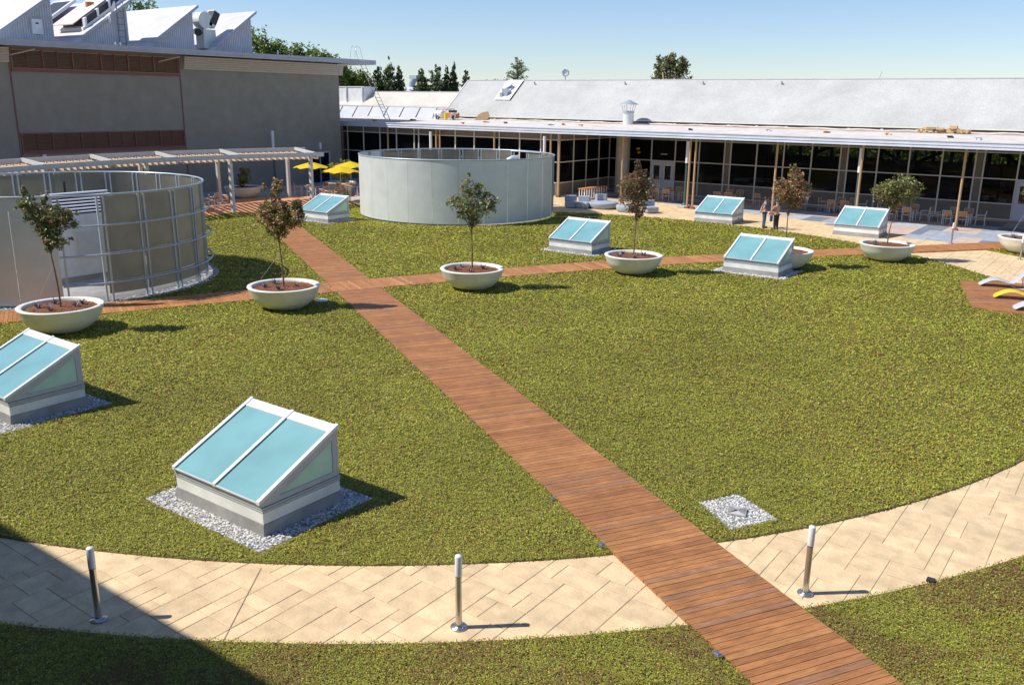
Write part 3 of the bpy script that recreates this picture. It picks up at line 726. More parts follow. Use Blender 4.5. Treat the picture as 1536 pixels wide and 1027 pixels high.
m_=MB(); m_.cyl(0,0,0,.22,.012,6); m_.cyl(0,0,.2,.26,.03,8); o=m_.build('sprinkler_head','whitepanel'); o.location=(-21.9,31.6,.04); tag(o,'tiny white sprinkler head in the lawn between two planters','sprinkler')

# ------------------------------------------------------------------ round equipment screens
def round_screen(name,label,T,posts,skins,rails,gap):
    cx,cy,R,H=T
    t=thing(name,label,'round screen',(cx,cy,.02))
    for a0,a1,kind in skins:
        z0,z1=(.10,H) if kind=='galv' else (.26,H-.03)
        nrow=1 if kind=='galv' else 3
        rr=(R,R+.02) if kind=='galv' else (R-.06,R-.045)
        m_=MB()
        if kind=='galv':
            m_.arcwall(0,0,rr[0],rr[1],z0,z1,radians(a0+.07),radians(a1-.07),5); m_.build('metal_sheet','galv',t)
        else:
            hs=[.26,.72,1.72,2.70,H-.05]
            for k in range(4):
                m_=MB(); m_.arcwall(0,0,rr[0],rr[1],hs[k]+.01,hs[k+1]-.01,radians(a0+.15),radians(a1-.15),5); m_.build('translucent_panel','fritpanel',t)
    for a in posts:
        a_=radians(a); m_=MB()
        for da in (-.105,.105):
            ca,sa=cos(a_),sin(a_); x=(R-.03)*ca-da*sa; y=(R-.03)*sa+da*ca
            m_.box(x-.045,y-.03,.0,x+.045,y+.03,H-.02,rot=a_,piv=(x,y))
        m_.build('frame_post','galvframe',t)
    for z,rr,rad,a0,a1 in rails:
        n=max(12,int((a1-a0)/3)); m_=MB(); m_.tube([(rr*cos(radians(a0+(a1-a0)*i/n)),rr*sin(radians(a0+(a1-a0)*i/n)),z) for i in range(n+1)],rad,8); m_.build('tube_rail','galvframe',t)
    return t
# left screen
p1=[347.5,3,18.5,33,47,60,75,90,103.5,116.7,130,143.3,156.7,170,183,197]
sk=[(a,b,'f') for a,b in zip(p1[:-1],p1[1:])]
sk=[(p1[i]-(360 if i==0 else 0),p1[i+1],'f') for i in range(len(p1)-1)]
sk+=[(a,a+15.05,'galv') for a in (197,212.05,227.1,242.15,257.2,272.25,287.3,302.35)]+[(317.4,331.8,'galv')]
ts1=round_screen('round_screen','round screen with tan translucent panels, tube rails and an open bay, at the left',T1,p1+[332.3],sk,
  [(3.72,5.39,.038,-28,197),(2.70,5.55,.036,-28,197),(1.70,5.55,.036,-28,197),(.70,5.55,.036,-28,197),(3.72,5.37,.045,197,332)],None)
m_=MB()
for a in p1[:6]:
    for z in (.70,1.70,2.70):
        a_=radians(a); m_.tube([((5.35)*cos(a_),5.35*sin(a_),z),(5.56*cos(a_),5.56*sin(a_),z)],.022,6)
m_.build('rail_brackets','galvframe',ts1)
m_=MB(); m_.lathe([(0,.0),(5.2,.0),(5.2,.03),(0,.035)],seg=60); m_.build('floor_slab','concrete',ts1)
# equipment inside the left screen
t=thing('air_handler','white louvered air unit inside the left round screen','air unit',(-34.7,17.5,.055))
m_=MB(); m_.box(-1.4,-1.75,.18,1.4,1.9,2.55); m_.build('casing','whitepanel',t,bevel=.02)
m_=MB(); m_.box(-1.3,-1.65,0,1.3,1.8,.18); m_.build('plinth','concrete',t)
m_=MB(); m_.box(1.402,-.45,.80,1.42,1.25,1.95); m_.box(1.402,-.36,.88,1.424,1.16,1.87); m_.build('grille_frame','mullion',t)
m_=MB()
for k in range(17): m_.box(1.425,-.36,.89+k*.058,1.45,1.16,.92+k*.058)
m_.build('grille_slats','whitemetal',t)
m_=MB(); m_.box(1.403,-.36,.88,1.412,1.16,1.87); m_.build('grille_backing','rubber',t)
m_=MB()
for k in range(7): m_.box(1.12-k*.2,-.75,2.60+k*.10,1.34-k*.2,1.85,2.645+k*.10)
m_.build('top_slats','whitemetal',t)
m_=MB(); m_.extr([(-.35,2.56),(1.05,2.56),(-.1,3.15),(-.35,3.15)],'y',-.73,1.83); m_.build('top_tray','darkbox',t)
t=thing('vent_pipe','thin black vent pipe with a white side arm inside the left round screen','pipe',(-38.3,19.5,.05))
m_=MB(); m_.cyl(0,0,0,3.35,.045,10); m_.build('pipe','darkbox',t); m_=MB(); m_.tube([(0,0,2.55),(-.9,1.3,2.72)],.03,6); m_.build('arm','whitemetal',t)
# middle screen
p2=[91,101.8,114.7,127,141,155.4,169.6,184.5,199,78,64,50,36,22]
s2=[(101.8,114.7,'f'),(114.7,127,'f'),(127,141,'f'),(141,155.4,'f'),(155.4,169.6,'f'),(169.6,184.5,'f'),(91,101.8,'f')]+[(22,36,'f'),(36,50,'f'),(50,64,'f'),(64,78,'f')]
g0=[184.5+i*13.964 for i in range(15)]
s2+=[(a,b,'galv') for a,b in zip(g0[:-1],g0[1:])]
ts2=round_screen('round_screen','large round screen of smooth grey-green metal sheets in the middle of the garden',T2,p2,s2,
  [(3.70,6.12,.04,-22,385),(3.66,6.0,.03,64,92),(2.9,6.06,.03,76,92)],None)
m_=MB(); m_.lathe([(0,.0),(5.9,.0),(5.9,.02),(0,.025)],seg=60); m_.build('floor_slab','concrete',ts2)
t=thing('exhaust_elbow','fat galvanised duct elbow poking up inside the grey round screen','duct',(-33.8,45.6,.05))
m_=MB(); m_.tube([(0,0,.0),(0,0,3.0),(.08,.08,3.3),(.28,.22,3.42),(.55,.42,3.42)],.19,14); m_.build('duct','galvframe',t)
m_=MB(); m_.tube([(.54,.41,3.42),(.60,.46,3.42)],.24,14); m_.build('flange','galvframe',t)

# ------------------------------------------------------------------ pergola
CF=(-19.04,28.86);RF=27.7; CB=(-19.58,31.57);RB=32.6
pf=lambda y,dr=0: (CF[0]-sqrt((RF+dr)**2-(y-CF[1])**2), y)
def arcpt(c,r,a): return (c[0]+r*cos(radians(a)),c[1]+r*sin(radians(a)))
per=thing('pergola','long curved grey pergola with slatted roof between the stucco wall and the lawn','pergola',(-46.5,34,.02))
o_=(-46.5,34,.02)
aF0,aF1=156.6,204.0; aB0,aB1=159.2,203.5
for c,r,a0,a1 in ((CF,RF,aF0,aF1),(CB,RB,aB0,aB1)):
    m_=MB(); m_.arcwall(c[0],c[1],r-.04,r+.04,3.34,3.60,radians(a0),radians(a1),40); m_.build('beam','pergpaint',per,o_)
m_=MB(); n=58
for i in range(n+1):
    f=(i+.3)/n; a=Vector((*arcpt(CF,RF-.28,157.4+f*(203.6-157.4)),0)); b=Vector((*arcpt(CB,RB+.25,160.0+f*(203.0-160.0)),0)); d=(b-a).normalized(); q=Vector((-d.y,d.x,0))*.048
    vs=[(p.x,p.y,z) for z in (3.19,3.335) for p in (a-q,a+q,b+q,b-q)]
    m_.add(vs,[(0,3,2,1),(4,5,6,7),(0,1,5,4),(1,2,6,5),(2,3,7,6),(3,0,4,7)])
m_.build('slats','slatwarm',per,o_)
for i in range(9):
    f=[.012,.235,.42,.60,.78,.97][i] if i<6 else None
    if f is None: break
    a=Vector((*arcpt(CF,RF-.03,157.3+f*46),0)); b=Vector((*arcpt(CB,RB,160+f*43),0)); d=(b-a).normalized(); q=Vector((-d.y,d.x,0))*.07
    m_=MB(); m_.add([(p.x,p.y,z) for z in (3.42,3.62) for p in (a-q,a+q,b+q,b-q)],[(0,3,2,1),(4,5,6,7),(0,1,5,4),(1,2,6,5),(2,3,7,6),(3,0,4,7)]); m_.build('cross_beam','pergpaint',per,o_)
for x,y in ((-46.4,34.0),(-44.85,39.05),(-46.75,28.6),(-46.2,23.2),(-50.8,42.1),(-51.75,36.9),(-52.15,31.5),(-51.9,26.0)):
    m_=MB(); m_.box(x-.10,y-.10,.02,x+.10,y+.10,3.40); m_.box(x-.16,y-.16,.02,x+.16,y+.16,.05); m_.build('post','pergpaint',per,o_)

# ------------------------------------------------------------------ tables and chairs
def make_chair():
    t=thing('patio_chair','x','chair',(0,0,0))
    m_=MB()
    for k in range(5): m_.box(-.22,-.21+k*.088,.43,.22,-.21+k*.088+.078,.455)
    m_.build('seat','slatwood',t)
    m_=MB()
    for k in range(4): 
        m_.add([(x,y,z) for z,y in ((.60+k*.07,-.235-k*.012),(.66+k*.07,-.245-k*.012)) for x,y in ((-.20,y),(.20,y),(.20,y+.02),(-.20,y+.02))],[(0,3,2,1),(4,5,6,7),(0,1,5,4),(1,2,6,5),(2,3,7,6),(3,0,4,7)])
    m_.build('backrest','slatwood',t)
    for x,y in ((-.24,-.22),(.24,-.22)):
        m_=MB(); m_.tube([(x,y-.04,0),(x,y,.44),(x,y-.06,.90)],.017,6); m_.build('leg','chairmetal',t)
    for x in (-.24,.24):
        m_=MB(); m_.tube([(x,.25,0),(x,.22,.64)],.017,6); m_.build('leg','chairmetal',t)
        m_=MB(); m_.tube([(x,.24,.64),(x,-.24,.66)],.017,6); m_.build('armrest','chairmetal',t)
    m_=MB(); m_.tube([(-.24,-.28,.90),(.24,-.28,.90)],.017,6); m_.build('top_rail','chairmetal',t); m_=MB(); m_.tube([(-.24,-.22,.42),(.24,-.22,.42),(.24,.22,.42),(-.24,.22,.42)],.014,6,closed=True); m_.build('seat_frame','chairmetal',t)
    return t
def make_table():
    t=thing('patio_table','x','table',(0,0,0))
    m_=MB()
    for k in range(8): m_.box(-.72,-.44+k*.11,.71,.72,-.44+k*.11+.10,.735)
    m_.build('tabletop','slatwood',t)
    m_=MB(); m_.box(-.74,-.46,.69,.74,.46,.708); m_.build('apron','chairmetal',t)
    for x in (-.68,.68):
        for y in (-.40,.40): m_=MB(); m_.box(x-.03,y-.03,0,x+.03,y+.03,.69); m_.build('leg','chairmetal',t)
    return t
c0=make_chair(); tb0=make_table(); usedc=[0]; usedt=[0]
def chair(x,y,rz,l,z=.02):
    if not usedc[0]: usedc[0]=1; c0.location=(x,y,z); c0.rotation_euler.z=rz; c0['label']=l; c0['group']='patio chairs'; return c0
    return dup(c0,(x,y,z),rz,l)
def table(x,y,rz,l,z=.02):
    if not usedt[0]: usedt[0]=1; tb0.location=(x,y,z); tb0.rotation_euler.z=rz; tb0['label']=l; tb0['group']='patio tables'; return tb0
    return dup(tb0,(x,y,z),rz,l)
# chair local +y is forward; groups under the canopy
G=[(-29.4,59.6,'below the white double door'),(-25.0,60.5,'between the double poles and the far skylight'),(-23.35,60.9,'seen above the far skylight left of the two people'),(-17.0,60.6,'left of the green round tree'),(-12.9,59.5,'just right of the round green tree'),(-9.75,59.4,'at the right end, behind the tan pole')]
for gx,gy,w in G:
    if abs(gx+23.35)<.1: 
        chair(gx+.6,gy-.55,0,'orange backed chair, rightmost one '+w); chair(gx+1.45,gy+.1,radians(90),'chair turned sideways, left of the standing man'); continue
    table(gx,gy,0,'slatted patio table '+w)
    chair(gx-.42,gy-.85,0,'near left chair at the table '+w); chair(gx+.40,gy-.83,radians(4),'near right chair at the table '+w)
    chair(gx-.4,gy+.85,pi,'far left chair at the table '+w); chair(gx+.42,gy+.85,pi+.08,'far right chair at the table '+w)
    if gx>-20: chair(gx-1.25,gy,radians(-95),'chair at the left end of the table '+w)
    if gx not in(-25.0,): chair(gx+1.25,gy+.1,radians(95),'chair at the right end of the table '+w)
for (x,y,rz,w,ch) in ((-50.76,44.27,.1,'under the leftmost yellow umbrella',[(-.9,-.6,-.8),(.75,-.75,.4),(.2,.9,3.2)]),(-48.9,46.6,.15,'under the rear yellow umbrella',[(-1.0,-.3,-1.3),(.2,-.9,.1),(.4,.9,3.2)]),(-46.5,42.9,.1,'under the front yellow umbrella',[(-.5,-.85,.1),(.6,-.8,-.2),(-1.2,.3,-1.4)]),
   (-48.65,33.3,.2,'on the striped pergola deck',[(-.9,.9,2.6),(-1.6,2.0,2.0),(.1,1.5,3.3)])):
    table(x,y,rz,'slatted patio table '+w)
    for k,(dx,dy,r) in enumerate(ch): chair(x+dx,y+dy,r,['first','second','third'][k]+' chair from the left at the table '+w)
def umbrella(x,y,l,rz,copy=None):
    t=thing('patio_umbrella',l,'umbrella',(x,y,.02),rz,'yellow patio umbrellas')
    n=8; R=1.28; zt=2.47; vs=[(0,0,zt)]; rings=[(.33,.12),(.66,.25),(1.0,.40)]; seg=32
    for fr,dz in rings:
        for k in range(seg):
            a=2*pi*k/seg; ph=cos(n/2*a*1.0) if False else cos(a*n)  # ribs
            rr=R*fr*(1+.045*ph*fr); z=zt-dz+.10*fr*fr*(-ph)*.45
            vs.append((rr*cos(a),rr*sin(a),z))
    fs=[(0,1+k,1+(k+1)%seg) for k in range(seg)]
    for j in range(2):
        for k in range(seg): a=1+j*seg+k;b=1+j*seg+(k+1)%seg; fs.append((a,a+seg,b+seg,b))
    m_=MB(); m_.add(vs,fs,False); c=m_.build('canopy','yellow',t); sdf=c.modifiers.new('thick','SOLIDIFY'); sdf.thickness=.01
    m_=MB(); m_.cyl(0,0,.05,zt+.06,.022,8); m_.build('pole','chairmetal',t)
    m_=MB(); m_.lathe([(0,.08),(.2,.07),(.25,.0),(0,0)],seg=20); m_.build('base','flashing',t)
    return t
umbrella(-50.76,44.27,'leftmost yellow umbrella, partly behind a pergola post',.2)
umbrella(-46.37,43.01,'front yellow umbrella just left of the grey round screen',.5)
umbrella(-49.2,46.7,'rear yellow umbrella, partly behind the grey round screen',.0)

# ------------------------------------------------------------------ lounge furniture on the terrace
def sofa(x,y,rz,l,r=.85,w=1.0,back=True,square=False,cat='lounge seat'):
    t=thing('lounge_seat',l,cat,(x,y,.02),rz,'grey outdoor lounge seats')
    m_=MB()
    if square: m_.box(-.42,-.42,.02,.42,.42,.42); m_.build('seat','sofagrey',t,bevel=.08)
    else: m_.lathe([(0,.0),(r*.86,.0),(r*.95,.12),(r,.34),(r*.97,.40),(r*.9,.43),(0,.44)],seg=40); m_.build('seat','sofagrey',t)
    if back:
        if square: m_=MB(); m_.box(-.42,.22,.38,.42,.44,.80); m_.build('backrest','sofagrey',t,bevel=.06)
        else: m_=MB(); m_.arcwall(0,0,r*.62,r*.88,.43,.86,radians(62),radians(118),12); m_.build('backrest','sofagrey',t,bevel=.02)
    return t
sofa(-30.45,52.1,YAW+.1,'round grey daybed with a raised back, on the terrace right of the round screen',1.05)
sofa(-28.2,51.5,YAW,'low round grey seat partly behind the dark red tree',.80,back=False)
sofa(-32.2,50.9,YAW+.2,'boxy grey armchair right at the edge of the grey round screen',square=True)
sofa(-31.45,51.15,YAW-.3,'second boxy grey armchair from the grey round screen',square=True)
sofa(-26.75,51.9,YAW+.3,'boxy grey armchair to the right of the dark red tree',square=True)
t=thing('slatted_bench','long reddish bench with many white legs standing by the glass corner','bench',(-34.4,57.3,.02))
m_=MB(); m_.box(-.3,-1.7,.74,.3,1.7,.80); m_.build('benchtop','timber',t)
for k in range(10):
    for xa in (.2,-.26): m_=MB(); m_.box(xa,-1.6+k*.35,0,xa+.06,-1.55+k*.35,.74); m_.build('leg','whitemetal',t)
t=thing('easel','yellowish wooden easel holding a white notice board, behind the brown tree','easel',(-19.3,59.4,.02),-.15)
for x,y in ((-.32,0),(.32,0),(0,.5)): m_=MB(); m_.tube([(x,y,0),(x*.35,.05,1.75)],.02,6); m_.build('leg','tanpole',t)
m_=MB(); m_.box(-.42,-.05,.85,.42,-.02,1.55); m_.build('board','whitepanel',t); m_=MB(); m_.box(-.46,-.07,.80,.46,.0,.85); m_.build('ledge','tanpole',t)
for px,py,pw_,ph in ((-.25,-.053,.2,.25),(.1,-.053,.22,.3)): m_=MB(); m_.box(px,py-.004,1.1,px+pw_,py,1.1+ph); m_.build('notice','sofagrey',t)

# curved sun loungers
def lounger(x,y,rz,l,mt):
    t=thing('sun_lounger',l,'sun lounger',(x,y,.088),rz,'wave shaped sun loungers on the wooden deck')
    P=[(0,.015),(.10,.085),(.22,.165),(.38,.25),(.55,.295),(.72,.285),(.88,.235),(1.02,.19),(1.14,.185),(1.24,.225),(1.36,.34),(1.48,.50),(1.60,.68),(1.70,.80)]
    m_=MB(); th=.05; n=len(P)
    up=[];dn=[]
    for i,(a,z) in enumerate(P):
        q=Vector(P[min(i+1,n-1)])-Vector(P[max(i-1,0)]); q.normalize(); up.append((a-q.y*th/2,z+q.x*th/2)); dn.append((a+q.y*th/2,z-q.x*th/2))
    for s0,s1 in ((-.37,.37),):
        vs=[(a,s0,z) for a,z in up]+[(a,s1,z) for a,z in up]+[(a,s0,z) for a,z in dn]+[(a,s1,z) for a,z in dn]
        fs=[]
        for i in range(n-1):
            fs.append((i,i+1,n+i+1,n+i)); fs.append((2*n+i,3*n+i,3*n+i+1,2*n+i+1)); fs.append((i,2*n+i,2*n+i+1,i+1)); fs.append((n+i,n+i+1,3*n+i+1,3*n+i))
        fs.append((0,n,3*n,2*n)); fs.append((n-1,3*n-1,4*n-1,2*n-1)); m_.add(vs,fs)
    o=m_.build('shell',mt,t); sb=o.modifiers.new('sub','SUBSURF'); sb.levels=1; sb.render_levels=2
    o.modifiers.new('bv','BEVEL').width=.006
    m_=MB()
    for s_ in (-.24,.24): m_.tube([(1.05,s_,.16),(1.3,s_,.0),(1.62,s_,.0),(1.5,s_,.50)],.018,6)
    m_.build('support_frame','chairmetal',t)
    return t
lounger(-5.30,39.05,radians(14),'white curved sun lounger at the back of the wooden deck','whitepl')
lounger(-4.45,36.85,radians(12),'bright yellow curved sun lounger in the middle of the wooden deck','yellowpl')
lounger(-3.55,35.05,radians(16),'white curved sun lounger at the front of the wooden deck, mostly cut off','whitepl')

# ------------------------------------------------------------------ people
def skin_fig(name, joints, edges, material, parent, sub=2):
    me=bpy.data.meshes.new(name); me.from_pydata([j[0] for j in joints],edges,[]); o=bpy.data.objects.new(name,me); col.objects.link(o)
    sk=o.modifiers.new('skin','SKIN'); sk.use_smooth_shade=True
    me.skin_vertices if me.skin_vertices else None
    if not me.skin_vertices:
        me.attributes  # layer is created below through bmesh
        import bmesh
        bm=bmesh.new(); bm.from_mesh(me); bm.verts.layers.skin.verify(); bm.to_mesh(me); bm.free()
    for i,j in enumerate(joints):
        r=j[1]; me.skin_vertices[0].data[i].radius=(r if isinstance(r,tuple) else (r,r)); me.skin_vertices[0].data[i].use_root=(i==0)
    s=o.modifiers.new('sub','SUBSURF'); s.levels=sub; s.render_levels=sub
    me.materials.append(M(material)); o.parent=parent; return o
def person(loc,rz,label,top,bottom,hairc,sc_=1.,armL=None,armR=None,headrot=0,sleeve=.5,stance=.10):
    t=thing('person',label,'person',loc,rz); t.scale=(sc_*1.22,sc_*1.12,sc_)
    hl=stance
    aL=armL or [(.20,0,1.42),(.27,-.02,1.14),(.25,.08,.90)]; aR=armR or [(-.20,0,1.42),(-.27,-.02,1.14),(-.25,.08,.90)]
    J=[((0,0,.95),(.13,.10)),((0,0,1.15),(.125,.09)),((0,0,1.34),(.15,.10)),((0,0,1.47),(.07,.06)),((0,.01,1.55),(.055,.055)),((0,.02,1.64),(.075,.09)),((0,.015,1.73),(.07,.085)),
       ((hl,0,.88),.085),((hl*1.05,.01,.50),.058),((hl*1.1,-.01,.10),.042),((hl*1.2,.12,.035),(.04,.03)),
       ((-hl,0,.88),.085),((-hl*1.05,.01,.50),.058),((-hl*1.1,-.01,.10),.042),((-hl*1.2,.12,.035),(.04,.03)),
       (aL[0],.052),(aL[1],.040),(aL[2],.028),(aR[0],.052),(aR[1],.040),(aR[2],.028)]
    E=[(0,1),(1,2),(2,3),(3,4),(4,5),(5,6),(0,7),(7,8),(8,9),(9,10),(0,11),(11,12),(12,13),(13,14),(2,15),(15,16),(16,17),(2,18),(18,19),(19,20)]
    k=len(J)
    for a,b0 in ((aL,17),(aR,20)):     # palm, thumb and four fingers
        d=(Vector(a[2])-Vector(a[1])).normalized(); side=Vector((0,1,0)).cross(d).normalized(); fw=d.cross(side).normalized()
        w=Vector(a[2]); pl=w+d*.06; J.append((tuple(pl),(.030,.018))); E.append((b0,len(J)-1)); pi_=len(J)-1
        for f,(off,ln) in enumerate(((-.027,.055),(-.009,.068),(.009,.064),(.027,.05))):
            b=pl+fw*off+d*.03; J.append((tuple(b),.009)); E.append((pi_,len(J)-1)); J.append((tuple(b+d*ln*.6+side*.006),.008)); E.append((len(J)-2,len(J)-1)); J.append((tuple(b+d*ln+side*.02),.006)); E.append((len(J)-2,len(J)-1))
        b=w+fw*.03+d*.02; J.append((tuple(b+fw*.012),.010)); E.append((b0,len(J)-1)); J.append((tuple(b+fw*.03+d*.04),.008)); E.append((len(J)-2,len(J)-1))
    skin_fig('body',J,E,'skin',t)
    # face details and hair
    m_=MB(); m_.blob(0,.112,1.655,.012,.018,.022,n=6,m=4); m_.build('nose','skin',t)
    m_=MB(); m_.blob(.03,.10,1.685,.012,.008,.008); m_.blob(-.03,.10,1.685,.012,.008,.008); m_.build('eyes','darkbox',t)
    m_=MB(); m_.lathe([(.0,1.835),(.045,1.825),(.082,1.78),(.094,1.73),(.092,1.69)],seg=16); o=m_.build('hair',hairc,t); o.location=(0,-.012,0)
    # clothing
    s=.016
    lerp=lambda a,b,f: tuple(a[i]+(b[i]-a[i])*f for i in range(3))
    JJ=[((0,0,.98),(.145,.115)),((0,0,1.15),(.14,.105)),((0,0,1.34),(.165,.115)),((0,0,1.45),(.09,.075)),(aL[0],.066),(lerp(aL[0],aL[1],sleeve),.056),(aR[0],.066),(lerp(aR[0],aR[1],sleeve),.056)]
    skin_fig('shirt',JJ,[(0,1),(1,2),(2,3),(2,4),(4,5),(2,6),(6,7)],top,t)
    JJ=[((0,0,.99),(.14,.11)),((hl,0,.86),.10),((hl*1.05,.01,.50),.078),((hl*1.1,-.01,.08),.062),((-hl,0,.86),.10),((-hl*1.05,.01,.50),.078),((-hl*1.1,-.01,.08),.062)]
    skin_fig('trousers',JJ,[(0,1),(1,2),(2,3),(0,4),(4,5),(5,6)],bottom,t)
    for sx in (1,-1):
        m_=MB(); m_.box(sx*hl*1.15-.045,-.07,.0,sx*hl*1.15+.045,.19,.08); m_.build('shoe','shoe',t,bevel=.02)
    return t
person((-18.35,49.94,.02),radians(-60),'man in a grey polo shirt and blue jeans standing on the terrace, arms behind him','shirt','jeans','hair',.98,
   armL=[(.20,-.01,1.42),(.27,-.12,1.16),(.12,-.20,.98)],armR=[(-.20,-.01,1.42),(-.27,-.12,1.16),(-.12,-.20,.98)])
person((-17.55,49.72,.02),radians(75),'person in a peach top and black trousers, half hidden behind the brown tree, reaching down','peach','blackcloth','hair',.93,
   armL=[(.20,.02,1.40),(.26,.10,1.14),(.22,.24,.94)],armR=[(-.19,.02,1.42),(-.24,.14,1.2),(-.1,.30,1.10)])
t=thing('shoulder_bag','small blue and white bag held by the person in black trousers','bag',(-17.93,49.93,.42),radians(60))
m_=MB(); m_.box(-.10,-.04,.0,.10,.04,.36); m_.build('pouch','bluecloth',t,bevel=.03); m_=MB(); m_.tube([(-.07,0,.34),(0,0,.50),(.07,0,.34)],.01,6); m_.build('strap','whitepl',t)

# ------------------------------------------------------------------ stucco building on the left
SX=-58.5
b=thing('stucco_building','tall grey stucco building with brown louvers and sawtooth roof monitors, on the left','building',(SX,30,0)); O_=(SX,30,0)
m_=MB(); m_.box(SX-26,4,0,SX,54.5,9.9); m_.build('wall','stucco',b,O_)
m_=MB()
for y in (33.2,45.0,50.1): m_.box(SX,y,.0,SX+.004,y+.012,8.9)
m_.box(SX,4,6.9,SX+.004,27.2,6.915); m_.box(SX,27.45,7.2,SX+.004,39,7.215); m_.box(SX,39.3,7.15,SX+.004,54.5,7.165); m_.build('control_joints','flashing',b,O_)
for y in (27.30,39.12): m_=MB(); m_.box(SX,y-.035,.0,SX+.05,y+.035,9.72); m_.build('corner_trim','redtrim',b,O_)
def louv(z0,z1,up):
    for k in range(6):
        y0=27.42+k*1.93; y1=y0+1.90
        f=MB(); f.box(SX+.0,y0-.02,z0,SX+.09,y0+.05,z1); f.box(SX,y1-.0,z0,SX+.09,y1+.03,z1); f.box(SX,y0+.05,z0,SX+.09,y1,z0+.07); f.box(SX,y0+.05,z1-.04,SX+.09,y1,z1)
        f.box(SX+.0,(y0+y1)/2-.012,z0+.07,SX+.075,(y0+y1)/2+.012,z1-.04)
        fo=f.build('louver_panel','redtrim' if not up else 'louver',b,O_)
        s_=MB(); nz=int((z1-z0-.12)/.085)
        for j in range(nz):
            z=z0+.085+j*.085; s_.add([(SX+.012,y0+.05,z+.06),(SX+.012,y1,z+.06),(SX+.07,y1,z),(SX+.07,y0+.05,z)],[(0,1,2,3),(0,3,2,1)])
        s_.build('blades','louver',fo,None).location=(0,0,0)
        fo.children[0].data.transform(Matrix.Translation(Vector((-SX,-30,0))))
    f=MB(); f.box(SX,27.36,z0-.16,SX+.11,39.06,z0-.02); f.build('sill','redtrim',b,O_)
louv(8.55,9.74,True); louv(3.50,4.66,False)
for y0,y1 in ((39.35,54.75),(4,27.2)):
    m_=MB()
    for k in range(6):
        z=8.90+k*.15; dx=.22+k*.03
        m_.add([(SX,y0,z),(SX+dx,y0,z),(SX+dx+.10,y0,z+.125),(SX,y0,z+.125),(SX,y1,z),(SX+dx,y1,z),(SX+dx+.10,y1,z+.125),(SX,y1,z+.14)],[(0,1,2,3),(4,7,6,5),(0,4,5,1),(1,5,6,2),(2,6,7,3),(0,3,7,4)])
    m_.build('siding_band','siding',b,O_)
for y in (28.4,38.5): m_=MB(); m_.tube([(SX+.02,y-1.0,9.35),(SX+1.1,y,9.70)],.05,6); m_.build('eave_strut','siding',b,O_)
m_=MB(); m_.box(SX-27,3,9.92,-57.3,57.8,10.2); m_.box(-57.3,3,9.86,-57.24,57.8,10.24); m_.box(-57.24,3,9.98,-57.22,57.8,10.02); m_.build('eave_roof','eave',b,O_)
m_=MB(); m_.box(SX-26.5,54.6,9.85,-57.4,57.7,9.91); m_.build('soffit','siding',b,O_)
GX=-60.0
for k,yr in enumerate((31.1,36.35,41.6,46.85)):
    zt=13.25; sl=.70; yl=yr-4.35; zl=zt-.05-sl*4.35+.30
    m_=MB(); prof=[(yr,10.2),(yr,zt-.25),(yr-4.35,10.2)]
    m_.extr(prof,'x',GX-22,GX); mo=m_.build('roof_monitor','roofwhite',b,O_)
    m_=MB(); n=26
    for i in range(n):
        y0=yr-.08-i*.165; h=zt-.25-sl*(yr-y0)-.05
        if h<10.3: break
        m_.box(GX+.0,y0-.045,10.2,GX+.035,y0+.045,h)
    w_=m_.build('corrugated_siding','corrug',mo,None); w_.data.transform(Matrix.Translation(Vector((-SX,-30,0))))
    m_=MB(); a=(yr+.35,zt+.28); c=(yr-3.55,zt+.28-sl*3.9)
    m_.extr([(a[0],a[1]),(a[0],a[1]-.16),(c[0],c[1]-.10),(c[0],c[1]+.02)],'x',GX-22,GX+.28); w_=m_.build('roof_sheet','roofwhite',mo,None); w_.data.transform(Matrix.Translation(Vector((-SX,-30,0))))
    m_=MB(); m_.extr([(a[0]+.01,a[1]+.03),(a[0]+.01,a[1]-.18),(c[0],c[1]-.12),(c[0],c[1]+.05)],'x',GX+.285,GX+.33); w_=m_.build('rake_trim','eave',mo,None); w_.data.transform(Matrix.Translation(Vector((-SX,-30,0))))
# doors on the shaded wall
d=MB(); d.box(SX,50.85,0,SX+.08,51.0,2.62); d.box(SX,53.0,0,SX+.08,53.12,2.62); d.box(SX,51.0,2.5,SX+.08,53.0,2.62); d.box(SX,51.95,0,SX+.06,52.05,2.5); dd=d.build('door','greyframe',b,O_)
for y0,y1 in ((51.05,51.93),(52.07,52.98)): 
    m_=MB(); m_.box(SX+.01,y0,.05,SX+.03,y1,2.48); w_=m_.build('pane','glassdark',dd,None); w_.data.transform(Matrix.Translation(Vector((-SX,-30,0))))
m_=MB(); m_.box(SX,51.95,2.80,SX+.14,52.13,3.36); m_.build('wall_lamp','lampwhite',b,O_)
m_=MB(); m_.box(SX,28.6,3.05,SX+.12,28.8,3.3); m_.build('wall_lamp','lampwhite',b,O_)

# rooftop equipment on the stucco building
def part(t,name,mt,fn,bevel=0):
    m_=MB(); fn(m_); return m_.build(name,mt,t,bevel=bevel)
t=thing('electrical_cabinet','white electrical cabinet on the corrugated gable at the top left','cabinet',(GX+.04,29.95,10.75))
part(t,'cabinet_body','whitepanel',lambda m:m.box(0,-.33,0,.22,.33,.92),.015); part(t,'door_handle','rubber',lambda m:m.box(.222,-.1,.62,.24,.08,.70))
